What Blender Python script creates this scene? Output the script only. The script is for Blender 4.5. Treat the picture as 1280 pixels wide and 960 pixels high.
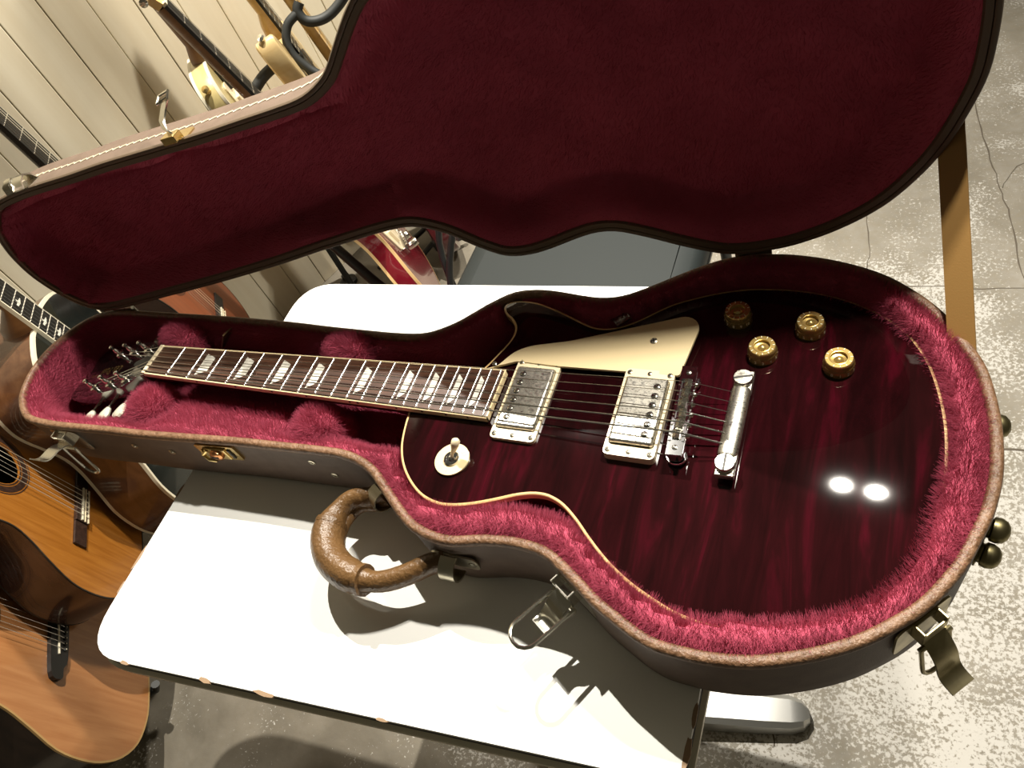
import bpy, math, random
import numpy as np
from mathutils import Vector, Matrix, geometry
for o in list(bpy.data.objects): bpy.data.objects.remove(o)
scn = bpy.context.scene; COL = scn.collection
rnd = random.Random(7)
ZT = 790.0                                    # millimetres from the floor to the fretboard plane
def P(x, y, z): return Vector((x*.001, y*.001, (z+ZT)*.001))
def rad(a): return math.radians(a)

# ------------------------------------------------------------------ camera
cam = bpy.data.objects.new('camera', bpy.data.cameras.new('camera')); COL.objects.link(cam)
_R = ((0.901711, 0.317156, -0.293818), (0.083406, -0.794447, -0.601579), (-0.424217, 0.517944, -0.742815))
_m = Matrix.Identity(4); _c = P(763.31, -347.86, 516.36)
for i in range(3):
    _m[i][0] = _R[0][i]; _m[i][1] = -_R[1][i]; _m[i][2] = -_R[2][i]; _m[i][3] = _c[i]
cam.matrix_world = _m
cam.data.sensor_fit = 'HORIZONTAL'; cam.data.sensor_width = 36; cam.data.lens = 36*930/1280
cam.data.clip_start = .02; cam.data.clip_end = 60
scn.camera = cam
# ------------------------------------------------------------------ world, lamps, exposure
w = bpy.data.worlds.new('world'); scn.world = w; w.use_nodes = True
w.node_tree.nodes['Background'].inputs[0].default_value = (1.0, .88, .60, 1)
w.node_tree.nodes['Background'].inputs[1].default_value = .057
def spot(name, loc, target, power, size=100, radius=.013, blend=.4, col=(1, .94, .83)):
    d = bpy.data.lights.new(name, 'SPOT'); d.energy = power; d.spot_size = rad(size); d.spot_blend = blend
    d.shadow_soft_size = radius; d.color = col
    o = bpy.data.objects.new(name, d); COL.objects.link(o); o.location = loc
    o.rotation_euler = (Vector(target)-Vector(loc)).to_track_quat('-Z', 'Y').to_euler(); return o
spot('ceiling_spotlight', P(-175, 1217, 2000), P(400, 0, -200), 410)
spot('display_spotlight', P(797, 374, 800), P(690, -60, -100), 36, 120)
spot('display_spotlight', P(858, 368, 800), P(690, -60, -100), 36, 120)
spot('ceiling_spotlight', P(500, 1700, 1900), P(-690, 800, -100), 230, 70, .14)
scn.view_settings.view_transform = 'Standard'; scn.view_settings.look = 'None'
scn.view_settings.exposure = 0; scn.view_settings.gamma = 1; scn.view_settings.use_curve_mapping = False

# ------------------------------------------------------------------ materials
def mat(name, col, rough=.5, metal=0, coat=0, bump=None, var=None, spec=.5, trans=0, sheen=0, coat_rough=.03):
    """bump=(scale, strength, distance mm); var=(scale, colour2, low, high, (sx,sy,sz))"""
    m = bpy.data.materials.new(name); m.use_nodes = True
    nt = m.node_tree; b = nt.nodes['Principled BSDF']; I = b.inputs
    I['Base Color'].default_value = (*col, 1); I['Roughness'].default_value = rough; I['Metallic'].default_value = metal
    I['Coat Weight'].default_value = coat; I['Coat Roughness'].default_value = coat_rough
    I['Specular IOR Level'].default_value = spec; I['Transmission Weight'].default_value = trans
    if sheen: I['Sheen Weight'].default_value = sheen
    tc = None
    def coords(sc):
        nonlocal tc
        if tc is None: tc = nt.nodes.new('ShaderNodeTexCoord')
        mp = nt.nodes.new('ShaderNodeMapping'); mp.inputs['Scale'].default_value = sc
        nt.links.new(tc.outputs['Object'], mp.inputs['Vector']); return mp.outputs[0]
    if var:
        n = nt.nodes.new('ShaderNodeTexNoise'); n.inputs['Scale'].default_value = var[0]; n.inputs['Detail'].default_value = 6
        nt.links.new(coords(var[4] if len(var) > 4 else (1, 1, 1)), n.inputs['Vector'])
        r = nt.nodes.new('ShaderNodeValToRGB'); r.color_ramp.elements[0].position = var[2]; r.color_ramp.elements[1].position = var[3]
        r.color_ramp.elements[0].color = (*col, 1); r.color_ramp.elements[1].color = (*var[1], 1)
        nt.links.new(n.outputs[0], r.inputs[0]); nt.links.new(r.outputs[0], I['Base Color'])
    if bump:
        n = nt.nodes.new('ShaderNodeTexNoise'); n.inputs['Scale'].default_value = bump[0]; n.inputs['Detail'].default_value = 4
        nt.links.new(coords((1, 1, 1)), n.inputs['Vector'])
        bp = nt.nodes.new('ShaderNodeBump'); bp.inputs['Strength'].default_value = bump[1]; bp.inputs['Distance'].default_value = bump[2]*.001
        nt.links.new(n.outputs[0], bp.inputs['Height']); nt.links.new(bp.outputs[0], I['Normal'])
    return m
def ramp(nt, fac, stops):
    r = nt.nodes.new('ShaderNodeValToRGB'); cr = r.color_ramp
    while len(cr.elements) < len(stops): cr.elements.new(.5)
    for e, (p, c) in zip(cr.elements, stops): e.position = p; e.color = (*c, 1)
    nt.links.new(fac, r.inputs[0]); return r.outputs[0]
def noise(nt, vec, scale, detail=5, sc=(1, 1, 1), rough=.55, dist=0):
    mp = nt.nodes.new('ShaderNodeMapping'); mp.inputs['Scale'].default_value = sc; nt.links.new(vec, mp.inputs[0])
    n = nt.nodes.new('ShaderNodeTexNoise'); n.inputs['Scale'].default_value = scale; n.inputs['Detail'].default_value = detail
    n.inputs['Roughness'].default_value = rough; n.inputs['Distortion'].default_value = dist
    nt.links.new(mp.outputs[0], n.inputs['Vector']); return n.outputs[0]
def mix(nt, fac, a, b, mode='MIX'):
    m = nt.nodes.new('ShaderNodeMix'); m.data_type = 'RGBA'; m.blend_type = mode
    for s, v in ((m.inputs[0], fac), (m.inputs[6], a), (m.inputs[7], b)):
        if isinstance(v, (int, float)): s.default_value = v
        elif isinstance(v, tuple): s.default_value = (*v, 1)
        else: nt.links.new(v, s)
    return m.outputs[2]
def setup(m):
    nt = m.node_tree; tc = nt.nodes.new('ShaderNodeTexCoord'); return nt, nt.nodes['Principled BSDF'], tc.outputs['Object']

M = {}
M['tolex'] = mat('brown_leatherette', (.105, .070, .050), .55, bump=(900, .5, .5), var=(60, (.135, .092, .068), .35, .7), spec=.3)
M['rim'] = mat('tan_rim_leather', (.13, .065, .030), .45, bump=(420, .9, 1.2), var=(160, (.24, .135, .075), .35, .7))
M['dark_rim'] = mat('dark_rim_leather', (.085, .055, .030), .55, bump=(600, .4, .5))
M['plush'] = mat('burgundy_plush', (.43, .064, .115), .9, var=(14, (.34, .045, .085), .35, .65))
M['thread'] = mat('cream_thread', (.75, .66, .48), .7)
M['handle'] = mat('handle_leather', (.105, .054, .019), .34, bump=(260, 1.0, 1.2), var=(40, (.15, .080, .030), .3, .7))
M['nickel'] = mat('bright_nickel', (.72, .69, .60), .18, 1)
M['steel'] = mat('dull_steel', (.50, .46, .36), .32, 1)
M['brass'] = mat('yellow_brass', (.68, .50, .20), .25, 1, var=(60, (.55, .40, .18), .4, .7))
M['old_brass'] = mat('aged_brass', (.30, .26, .13), .38, 1, var=(90, (.20, .17, .09), .35, .7))
M['latch_brass'] = mat('tarnished_latch', (.52, .45, .27), .34, 1, var=(50, (.24, .20, .10), .35, .7))
M['strap'] = mat('tan_strap', (.30, .165, .045), .6, bump=(800, .3, .3))
M['chrome'] = mat('chrome', (.75, .75, .76), .08, 1)
M['dark_slot'] = mat('dark_metal', (.03, .028, .025), .5, .4)
M['cream'] = mat('cream_plastic', (.72, .58, .34), .32, coat=.3)
M['cream_pale'] = mat('pale_cream_plastic', (.78, .66, .45), .3, coat=.3)
M['binding'] = mat('aged_binding', (.72, .48, .22), .3, coat=.5)
M['pearl'] = mat('pearl_inlay', (.80, .77, .68), .22, coat=.6, var=(70, (.58, .56, .48), .4, .65))
M['tuner_pearl'] = mat('pearl_tuner_button', (.62, .60, .48), .25, coat=.5)
M['black_gloss'] = mat('black_lacquer', (.008, .007, .007), .08, coat=1)
M['black'] = mat('black_rubber', (.018, .018, .017), .55)
M['black_foam'] = mat('black_foam', (.022, .024, .022), .6)
M['string'] = mat('string_steel', (.80, .78, .74), .25, 1)
M['white'] = mat('white_letters', (.85, .8, .65), .6)
M['pale_letter'] = mat('embossed_letters', (.86, .76, .52), .4)
M['gold'] = mat('gold_knob', (.62, .43, .14), .22, .75, coat=1)
M['gold_dark'] = mat('gold_knob_ring', (.28, .18, .05), .25, .8, coat=1)
M['copper'] = mat('bare_copper', (.55, .25, .10), .3, 1)
def m_red():
    m = mat('wine_red_flame', (.06, .002, .008), .4, coat=1, coat_rough=.03, spec=.0); nt, b, v = setup(m)
    fl = noise(nt, v, 9, 4, (7, .9, 1), .6, .6); pa = noise(nt, v, 7, 3)
    c = ramp(nt, fl, [(.36, (.0095, .0020, .0024)), (.55, (.018, .0026, .0036)), (.74, (.050, .0030, .0078))])
    c2 = ramp(nt, pa, [(.3, (.55, .5, .5)), (.7, (1, 1, 1))])
    nt.links.new(mix(nt, 1.0, c, c2, 'MULTIPLY'), b.inputs['Base Color'])
    sc = noise(nt, v, 260, 2, (.25, 1, 1))       # fine polishing marks
    bp = nt.nodes.new('ShaderNodeBump'); bp.inputs['Strength'].default_value = .004; bp.inputs['Distance'].default_value = .0001
    nt.links.new(sc, bp.inputs['Height']); nt.links.new(bp.outputs[0], b.inputs['Coat Normal']); return m
M['red'] = m_red()
M['red_side'] = mat('wine_red_back', (.045, .003, .006), .2, coat=1)
def m_scratch():
    m = mat('worn_nickel_cover', (.7, .68, .62), .28, 1); nt, b, v = setup(m)
    n = noise(nt, v, 420, 6, (.6, 1, 1), .75); g = noise(nt, v, 28, 3)
    s = nt.nodes.new('ShaderNodeMath'); s.operation = 'MULTIPLY_ADD'; s.inputs[1].default_value = .55; nt.links.new(g, s.inputs[0]); nt.links.new(n, s.inputs[2])
    c = ramp(nt, s.outputs[0], [(.60, (.62, .61, .56)), (.80, (.70, .67, .58)), (.90, (.17, .16, .14))])
    nt.links.new(c, b.inputs['Base Color'])
    nt.links.new(ramp(nt, n, [(.3, (.22, .22, .22)), (.7, (.5, .5, .5))]), b.inputs['Roughness']); return m
M['worn'] = m_scratch()
def m_wood(name, c1, c2, sc, axis_sc, rough=.4, coat=0, stops=(.35, .65)):
    m = mat(name, c1, rough, coat=coat); nt, b, v = setup(m)
    n = noise(nt, v, sc, 6, axis_sc, .6, .4); nt.links.new(ramp(nt, n, [(stops[0], c1), (stops[1], c2)]), b.inputs['Base Color']); return m
M['rosewood'] = m_wood('rosewood', (.028, .012, .007), (.085, .036, .020), 14, (1.2, 16, 10), .38)
M['rosewood_v'] = m_wood('rosewood_upright', (.020, .010, .007), (.050, .024, .016), 14, (16, 10, 1.2), .4)
M['ebony'] = mat('ebony', (.010, .010, .010), .35)
M['cedar'] = m_wood('honey_cedar_top', (.30, .105, .014), (.40, .155, .024), 8, (14, 1, .5), .22, .6)
M['spruce'] = m_wood('aged_spruce_top', (.36, .145, .048), (.44, .20, .075), 7, (10, 1, .5), .3, .4)
M['mahogany_top'] = m_wood('red_brown_top', (.17, .040, .013), (.24, .062, .020), 8, (14, 1, .5), .28, .5)
M['mahogany'] = m_wood('dark_mahogany', (.035, .014, .008), (.060, .024, .012), 8, (2, 2, 8), .25, .7)
M['rib_brown'] = m_wood('figured_brown_rib', (.075, .030, .014), (.13, .060, .028), 10, (4, 1, 4), .25, .7)
M['rib_dark'] = m_wood('dark_brown_rib', (.018, .011, .008), (.034, .020, .013), 9, (4, 1, 4), .25, .6)
M['neck_wood'] = m_wood('neck_mahogany', (.16, .075, .028), (.23, .115, .048), 8, (6, 6, 1), .35, .4)
M['maple'] = m_wood('amber_maple', (.62, .36, .10), (.72, .46, .16), 6, (8, 8, 1), .3, .5)
M['ash'] = m_wood('pale_ash', (.66, .46, .20), (.76, .58, .30), 6, (8, 3, 1), .3, .5)
M['black_top'] = mat('black_guitar_top', (.008, .011, .010), .16, coat=.8)
M['white_binding'] = mat('white_binding', (.72, .66, .50), .35)
M['tan_binding'] = mat('tan_binding', (.42, .26, .10), .35)
M['gold_top'] = mat('pale_gold_finish', (.55, .45, .20), .3, .2, coat=.6)
M['cherry'] = mat('cherry_red_finish', (.15, .006, .014), .12, coat=1)
M['dark_red'] = mat('dark_red_finish', (.06, .008, .010), .2, coat=.8)
M['laminate'] = mat('white_laminate', (.86, .86, .83), .42, bump=(700, .05, .2))
M['edge_dark'] = mat('dark_table_edge', (.020, .016, .011), .6, var=(60, (.05, .035, .02), .55, .7))
M['edge_lip'] = mat('cream_table_edge', (.82, .76, .60), .35)
M['alu'] = mat('cast_aluminium', (.62, .62, .60), .38, .85, bump=(300, .1, .3))
M['vinyl'] = mat('grey_vinyl', (.016, .020, .020), .6, spec=.25, bump=(700, .25, .3))
M['tube'] = mat('black_tube', (.015, .016, .016), .35, .2)
def m_floor():
    m = mat('worn_concrete', (.4, .36, .3), .75); nt, b, v = setup(m)
    big = noise(nt, v, 1.6, 4); mid = noise(nt, v, 11, 6, dist=.4); fine = noise(nt, v, 70, 4); sp = noise(nt, v, 150, 5, rough=.7)
    c = mix(nt, ramp(nt, mid, [(.3, (0, 0, 0)), (.7, (1, 1, 1))]), (.225, .205, .165), (.335, .312, .27))
    c = mix(nt, ramp(nt, fine, [(.35, (.0, .0, .0)), (.65, (.5, .5, .5))]), c, (.26, .225, .165))
    s = nt.nodes.new('ShaderNodeMath'); s.operation = 'MULTIPLY_ADD'; s.inputs[1].default_value = .65; nt.links.new(noise(nt, v, 6, 4), s.inputs[0]); nt.links.new(sp, s.inputs[2])
    # paint flecks only where people walk (right of the table)
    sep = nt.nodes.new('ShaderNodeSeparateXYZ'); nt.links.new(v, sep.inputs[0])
    mr = nt.nodes.new('ShaderNodeMapRange'); mr.inputs[1].default_value = -.3; mr.inputs[2].default_value = .75; mr.inputs[3].default_value = -.2; mr.inputs[4].default_value = .0
    nt.links.new(sep.outputs[0], mr.inputs[0])
    mr2 = nt.nodes.new('ShaderNodeMapRange'); mr2.inputs[1].default_value = .2; mr2.inputs[2].default_value = 1.2; mr2.inputs[3].default_value = .06; mr2.inputs[4].default_value = -.06
    nt.links.new(sep.outputs[1], mr2.inputs[0])
    a = nt.nodes.new('ShaderNodeMath'); a.operation = 'ADD'; nt.links.new(s.outputs[0], a.inputs[0]); nt.links.new(mr.outputs[0], a.inputs[1])
    a2 = nt.nodes.new('ShaderNodeMath'); a2.operation = 'ADD'; nt.links.new(a.outputs[0], a2.inputs[0]); nt.links.new(mr2.outputs[0], a2.inputs[1])
    mrl = nt.nodes.new('ShaderNodeMapRange'); mrl.inputs[1].default_value = .0; mrl.inputs[2].default_value = .6; mrl.inputs[3].default_value = .75; mrl.inputs[4].default_value = 0  # shade painted into the concrete: colour goes darker and browner towards the left
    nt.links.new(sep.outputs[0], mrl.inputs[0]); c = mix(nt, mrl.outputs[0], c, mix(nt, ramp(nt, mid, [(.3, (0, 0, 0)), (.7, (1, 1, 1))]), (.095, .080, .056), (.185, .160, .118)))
    f = ramp(nt, a2.outputs[0], [(.84, (0, 0, 0)), (.90, (1, 1, 1))])
    c = mix(nt, f, c, (.56, .54, .50)); nt.links.new(c, b.inputs['Base Color'])
    bp = nt.nodes.new('ShaderNodeBump'); bp.inputs['Strength'].default_value = .35; bp.inputs['Distance'].default_value = .002
    nt.links.new(fine, bp.inputs['Height']); nt.links.new(bp.outputs[0], b.inputs['Normal']); return m
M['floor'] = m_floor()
def m_wall():
    m = mat('cream_painted_board', (.74, .66, .50), .6); nt, b, v = setup(m)
    g = noise(nt, v, 4, 6, (6, 6, .5), .6, .3); k = noise(nt, v, 5.5, 2, (1, 1, .8))
    c = mix(nt, ramp(nt, g, [(.35, (0, 0, 0)), (.7, (1, 1, 1))]), (.82, .745, .57), (.74, .65, .47))
    c = mix(nt, ramp(nt, k, [(.76, (0, 0, 0)), (.80, (1, 1, 1))]), c, (.36, .27, .15))
    nt.links.new(c, b.inputs['Base Color']); return m
M['wall'] = m_wall()
M['crack'] = mat('crack_dirt', (.12, .10, .075), .9)
M['bare_chip'] = mat('bare_chipboard', (.30, .20, .12), .8)

# ------------------------------------------------------------------ mesh helpers (coordinates in millimetres)
class MB:
    def __init__(s): s.v = []; s.f = []
    def add(s, vs, fs):
        n = len(s.v); s.v += [tuple(map(float, q)) for q in vs]; s.f += [tuple(i+n for i in f) for f in fs]; return s
    def box(s, lo, hi, mtx=None):
        vs = [(x, y, z) for x in (lo[0], hi[0]) for y in (lo[1], hi[1]) for z in (lo[2], hi[2])]
        if mtx: vs = [mtx @ Vector(q) for q in vs]
        return s.add(vs, [(0, 1, 3, 2), (4, 6, 7, 5), (0, 4, 5, 1), (2, 3, 7, 6), (0, 2, 6, 4), (1, 5, 7, 3)])
    def loft(s, loops, cap0=True, cap1=True, closed=True):
        n = len(loops[0]); vs = [q for l in loops for q in l]; fs = []
        for k in range(len(loops)-1):
            for i in range(n if closed else n-1):
                j = (i+1) % n; fs.append((k*n+i, k*n+j, (k+1)*n+j, (k+1)*n+i))
        s.add(vs, fs)
        if cap0: s.fill(loops[0], flip=True)
        if cap1: s.fill(loops[-1])
        return s
    def fill(s, loop, holes=(), flip=False):
        ls = [[Vector(q) for q in loop]]+[[Vector(q) for q in h] for h in holes]
        vs = [q for l in ls for q in l]; fs = geometry.tessellate_polygon(ls)
        return s.add(vs, [tuple(reversed(f)) if flip else tuple(f) for f in fs])
    def prism(s, outl, z0, z1, holes=()):
        top = [(x, y, z1) for x, y in outl]; bot = [(x, y, z0) for x, y in outl]
        s.loft([bot, top], False, False); hs = [[(x, y, z1) for x, y in h] for h in holes]
        s.fill(top, hs); s.fill(bot, [[(x, y, z0) for x, y in h] for h in holes], True)
        for h in holes: s.loft([[(x, y, z1) for x, y in h], [(x, y, z0) for x, y in h]], False, False)
        return s
    def tube(s, path, r, n=8, cap=True, flat=None):
        path = [Vector(q) for q in path]; loops = []; rs = r if isinstance(r, (list, tuple)) else [r]*len(path)
        up = Vector((0, 0, 1)); t0 = (path[1]-path[0]).normalized()
        if abs(t0.dot(up)) > .95: up = Vector((1, 0, 0))
        a = (up-t0*t0.dot(up)).normalized()
        for i, q in enumerate(path):
            t = (path[min(i+1, len(path)-1)]-path[max(i-1, 0)]).normalized()
            a = (a-t*t.dot(a)).normalized(); b = t.cross(a)
            fl = flat or 1
            loops.append([q+(a*math.cos(2*math.pi*k/n)*fl+b*math.sin(2*math.pi*k/n))*rs[i] for k in range(n)])
        return s.loft(loops, cap, cap)
    def cyl(s, p, q, r, n=16, r2=None): return s.tube([p, q], [r, r if r2 is None else r2], n)
    def lathe(s, prof, c=(0, 0, 0), n=24, axis=None, cap=True):
        mx = Matrix.Translation(Vector(c))
        if axis is not None: mx = mx @ Vector(axis).to_track_quat('Z', 'Y').to_matrix().to_4x4()
        loops = [[mx @ Vector((r*math.cos(2*math.pi*k/n), r*math.sin(2*math.pi*k/n), z)) for k in range(n)] for r, z in prof]
        return s.loft(loops, cap and prof[0][0] > 1e-6, cap and prof[-1][0] > 1e-6)
    def ribbon(s, path, wdir, width, th):
        path = [Vector(q) for q in path]; wd = Vector(wdir).normalized(); loops = []
        for i, q in enumerate(path):
            t = (path[min(i+1, len(path)-1)]-path[max(i-1, 0)]).normalized(); n = t.cross(wd).normalized()
            loops.append([q+wd*width/2+n*th/2, q-wd*width/2+n*th/2, q-wd*width/2-n*th/2, q+wd*width/2-n*th/2])
        return s.loft(loops)
    def xf(s, mtx): s.v = [tuple(mtx @ Vector(q)) for q in s.v]; return s
    def build(s, name, m, parent=None, smooth=40, bevel=0, world=True):
        """world=True: vertices are in the scene's millimetre frame; False: in the parent's own frame"""
        me = bpy.data.meshes.new(name); root = parent
        while root is not None and root.parent is not None: root = root.parent
        if world:
            off = root.location.copy() if root is not None else Vector((0, 0, 0))
            vs = [P(*q)-off for q in s.v]
        else: vs = [Vector(q)*.001 for q in s.v]
        me.from_pydata(vs, [], s.f); me.validate(); me.update()
        me.materials.append(M[m] if isinstance(m, str) else m)
        if smooth: 
            me.shade_smooth(); me.set_sharp_from_angle(angle=rad(smooth))
        o = bpy.data.objects.new(name, me); COL.objects.link(o)
        if parent is not None: o.parent = parent
        if bevel:
            b = o.modifiers.new('bevel', 'BEVEL'); b.width = bevel*.001; b.segments = 2; b.limit_method = 'ANGLE'; b.angle_limit = rad(40)
        return o
def build2(mb, m, mb2, m2, name, parent, smooth=40, world=True):
    n = len(mb.f); a = MB(); a.add(mb.v, mb.f); a.add(mb2.v, mb2.f); o = a.build(name, m, parent, smooth, world=world)
    if len(o.data.polygons) == n+len(mb2.f):
        o.data.materials.append(M[m2])
        for p in list(o.data.polygons)[n:]: p.material_index = 1
    return o
def tagit(o, label=None, cat=None, group=None, kind=None):
    if label: o['label'] = label
    if cat: o['category'] = cat
    if group: o['group'] = group
    if kind: o['kind'] = kind
    return o
def thing(name, label, cat, mtx, group=None):
    o = bpy.data.objects.new(name, None); COL.objects.link(o); o.empty_display_size = .05
    o.matrix_world = mtx if isinstance(mtx, Matrix) else Matrix.Translation(mtx)
    return tagit(o, label, cat, group)
def dup(o, mtx, parent):
    c = o.copy(); COL.objects.link(c); c.parent = parent; c.matrix_parent_inverse = Matrix.Identity(4); c.matrix_basis = mtx
    for ch in list(o.children):
        d = ch.copy(); COL.objects.link(d); d.parent = c
    return c
def dens(pts, n=4, closed=True):
    p = [Vector(q) for q in pts]; N = len(p); out = []
    for i in range(N if closed else N-1):
        g = (lambda k: p[k % N]) if closed else (lambda k: p[min(max(k, 0), N-1)])
        a, b, c, d = g(i-1), g(i), g(i+1), g(i+2)
        for k in range(n):
            t = k/n; out.append(.5*((2*b)+(c-a)*t+(2*a-5*b+4*c-d)*t*t+(3*b-a-3*c+d)*t**3))
    if not closed: out.append(p[-1])
    return out
def resample(pts, step):
    p = np.array([[q[0], q[1]] for q in pts]); p = np.vstack([p, p[:1]]); d = np.r_[0, np.cumsum(np.hypot(*np.diff(p, axis=0).T))]
    n = int(d[-1]/step); t = np.arange(n)*d[-1]/n; return np.stack([np.interp(t, d, p[:, 0]), np.interp(t, d, p[:, 1])], 1)
def area(p): x, y = p[:, 0], p[:, 1]; return .5*np.sum(x*np.roll(y, -1)-y*np.roll(x, -1))
def inset(p, d):
    t = np.roll(p, -1, 0)-np.roll(p, 1, 0); t /= np.linalg.norm(t, axis=1)[:, None]+1e-9
    n = np.stack([-t[:, 1], t[:, 0]], 1); 
    if area(p) < 0: n = -n
    return p+n*d
def pdist(q, p):
    """distance of points q to the closed polyline p, and whether they are inside"""
    a = p; b = np.roll(p, -1, 0); ab = b-a; L = (ab**2).sum(1)+1e-9
    D = np.full(len(q), 1e9); ins = np.zeros(len(q), bool)
    for i in range(len(a)):
        t = np.clip(((q-a[i])@ab[i])/L[i], 0, 1); d = np.hypot(*(q-a[i]-t[:, None]*ab[i]).T); D = np.minimum(D, d)
        c = (a[i, 1] > q[:, 1]) != (b[i, 1] > q[:, 1])
        ins ^= c & (q[:, 0] < a[i, 0]+(q[:, 1]-a[i, 1])*ab[i, 0]/(ab[i, 1] if abs(ab[i, 1]) > 1e-9 else 1e-9))
    return D, ins
def cdt(outl, step):
    lo, hi = outl.min(0), outl.max(0)
    g = np.array([(x+(step/2 if j % 2 else 0), y) for j, y in enumerate(np.arange(lo[1], hi[1], step*.87)) for x in np.arange(lo[0], hi[0], step)])
    D, ins = pdist(g, outl); g = g[ins & (D > step*.55)]
    n = len(outl); vs = [Vector(q) for q in outl]+[Vector(q) for q in g]
    r = geometry.delaunay_2d_cdt(vs, [(i, (i+1) % n) for i in range(n)], [], 1, 1e-4)
    return np.array([[q[0], q[1]] for q in r[0]]), [tuple(f) for f in r[2]]
def sst(a, b, x): t = np.clip((x-a)/(b-a), 0, 1); return t*t*(3-2*t)
def fur(o, count, length, seed, children=8, clump=.3):
    md = o.modifiers.new('pile', 'PARTICLE_SYSTEM'); ps = o.particle_systems[-1]; s = ps.settings; ps.seed = seed
    s.type = 'HAIR'; s.count = count; s.hair_length = length*.001; s.hair_step = 3; s.render_step = 3; s.display_step = 2
    s.emit_from = 'FACE'; s.use_emit_random = True; s.use_advanced_hair = True
    s.brownian_factor = .0; s.factor_random = length*.001/4*.42; s.use_hair_bspline = False
    s.child_type = 'NONE'; s.root_radius = .30; s.tip_radius = .08; s.radius_scale = .001; s.shape = 0
    s.material = 1
    o['kind'] = 'stuff'
def textmesh(txt, size, mtx, mb, extrude=.0):
    cu = bpy.data.curves.new('t', 'FONT'); cu.body = txt; cu.size = size; cu.align_x = 'CENTER'; cu.align_y = 'CENTER'; cu.extrude = extrude; cu.resolution_u = 2
    ob = bpy.data.objects.new('t', cu); COL.objects.link(ob)
    me = ob.to_mesh(); mb.add([mtx @ v.co for v in me.vertices], [tuple(p.vertices) for p in me.polygons])
    ob.to_mesh_clear(); bpy.data.objects.remove(ob); bpy.data.curves.remove(cu)
def screw(mb, slot, c, r, h=1.0, ax=(0, 0, 1), ang=0, cross=False):
    mb.lathe([(r, 0), (r, h*.6), (r*.7, h), (0, h*1.1)], c, 12, ax)
    q = Matrix.Translation(Vector(c)) @ Vector(ax).to_track_quat('Z', 'Y').to_matrix().to_4x4() @ Matrix.Rotation(ang, 4, 'Z')
    slot.box((-r*.85, -r*.14, h*.7), (r*.85, r*.14, h*1.25), q)
    if cross: slot.box((-r*.14, -r*.85, h*.7), (r*.14, r*.85, h*1.25), q)

# ------------------------------------------------------------------ outlines measured in millimetres
CASE = [(-194,-77),(-205,-65),(-215,-47),(-221,-30),(-224,-5),(-220,18),(-210,42),(-196,61),(-176,75),(-145,81),(-106,82),(-49,82),(32,82),(98,81),(161,79),(214,76),(266,74),(300,73),(331,74),(347,78),(360,85),(374,95),(387,108),(402,123),(422,138),(445,143),(469,142),(500,137),(522,135),(543,139),(568,153),(592,169),(613,182),(635,193),(659,198),(686,199),(706,197),(730,192),(756,183),(777,172),(796,157),(812,141),(826,122),(839,99),(848,79),(853,58),(857,30),(858,3),(857,-19),(854,-37),(850,-54),(843,-73),(836,-91),(827,-107),(818,-121),(807,-134),(793,-147),(778,-159),(760,-170),(739,-180),(717,-188),(698,-192),(679,-194),(660,-194),(646,-193),(630,-188),(613,-180),(595,-171),(580,-161),(563,-150),(548,-142),(535,-139),(517,-138),(503,-139),(489,-141),(469,-146),(455,-147.5),(440,-146),(422,-141),(406,-132),(389,-120),(372,-107),(354,-94),(334,-86),(313,-82),(283,-82),(233,-84),(180,-86),(119,-90),(42,-95),(-15,-97),(-89,-101),(-133,-101),(-158,-98),(-176,-90)]
CASE = resample(dens(CASE, 4), 8.0)
if area(CASE) < 0: CASE = CASE[::-1]
BODY = [(368,-17),(368.5,-33),(371.5,-50),(376,-65),(384,-80),(395,-93),(410,-105),(424,-111.5),(438,-114),(452,-113),(466,-109.5),(479,-105),(492,-99.7),(504,-94.5),(517,-90.5),(527,-89.4),(536,-90.5),(548,-95.5),(562,-106),(576,-119),(594,-134),(612,-145.5),(630,-154),(652,-162),(676,-166),(702,-165.5),(730,-160.5),(760,-149),(785,-132),(803,-112),(815,-88),(821.5,-60),(824.5,-28),(825,8),(823,34),(818,62),(810,89),(797,114),(778,135),(755,150),(730,160),(702,165),(674,165),(657,163),(638,158),(618,150),(595,138),(581,127),(569,115.5),(557,106),(545,99.5),(533,97),(522,98),(510,102.8),(492,111.4),(473,120),(454,126.5),(438,128.8),(426,127.6),(418.5,122.5),(418.5,116),(424,108),(434,100),(441,90),(443,78),(440,65),(434,50),(428,36),(420,26),(400,20),(385,17)]
BODY = resample(dens(BODY, 4), 4.0)
if area(BODY) < 0: BODY = BODY[::-1]

# ================================================================== STRUCTURE
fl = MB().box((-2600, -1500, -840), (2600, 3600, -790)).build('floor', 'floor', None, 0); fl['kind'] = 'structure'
def crack(pts, wd):
    p = dens([(x, y, 0) for x, y in pts], 5, False); l = []
    for i, q in enumerate(p):
        t = (p[min(i+1, len(p)-1)]-p[max(i-1, 0)]).normalized(); n = Vector((-t.y, t.x, 0)); j = rnd.uniform(-2.5, 2.5); ww = wd*rnd.uniform(.5, 1.2)
        l.append([q+n*(j+ww), q+n*(j-ww)])
    mb = MB(); 
    mb.loft([[(*q.xy, -789.6) for q in s] for s in l], False, False, False); mb.build('crack', 'crack', fl, 0)
crack([(734,1300),(738,1180),(752,1020),(755,953),(780,917),(900,912),(1043,913),(1400,930)], 1.3)
crack([(950,1700),(966,1513),(986,1355),(1008,1224),(1023,1131),(1038,984),(1060,880)], 1.6)
crack([(1010,1225),(1060,1312),(1200,1330)], 1.2)
crack([(990,519),(1015,522),(1300,530)], 2.2)
crack([(677,-10),(680,-30),(687,-70)], 1.2)
crack([(-800,2),(-720,-18),(-640,-40),(-560,-60)], 1.5)
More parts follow.
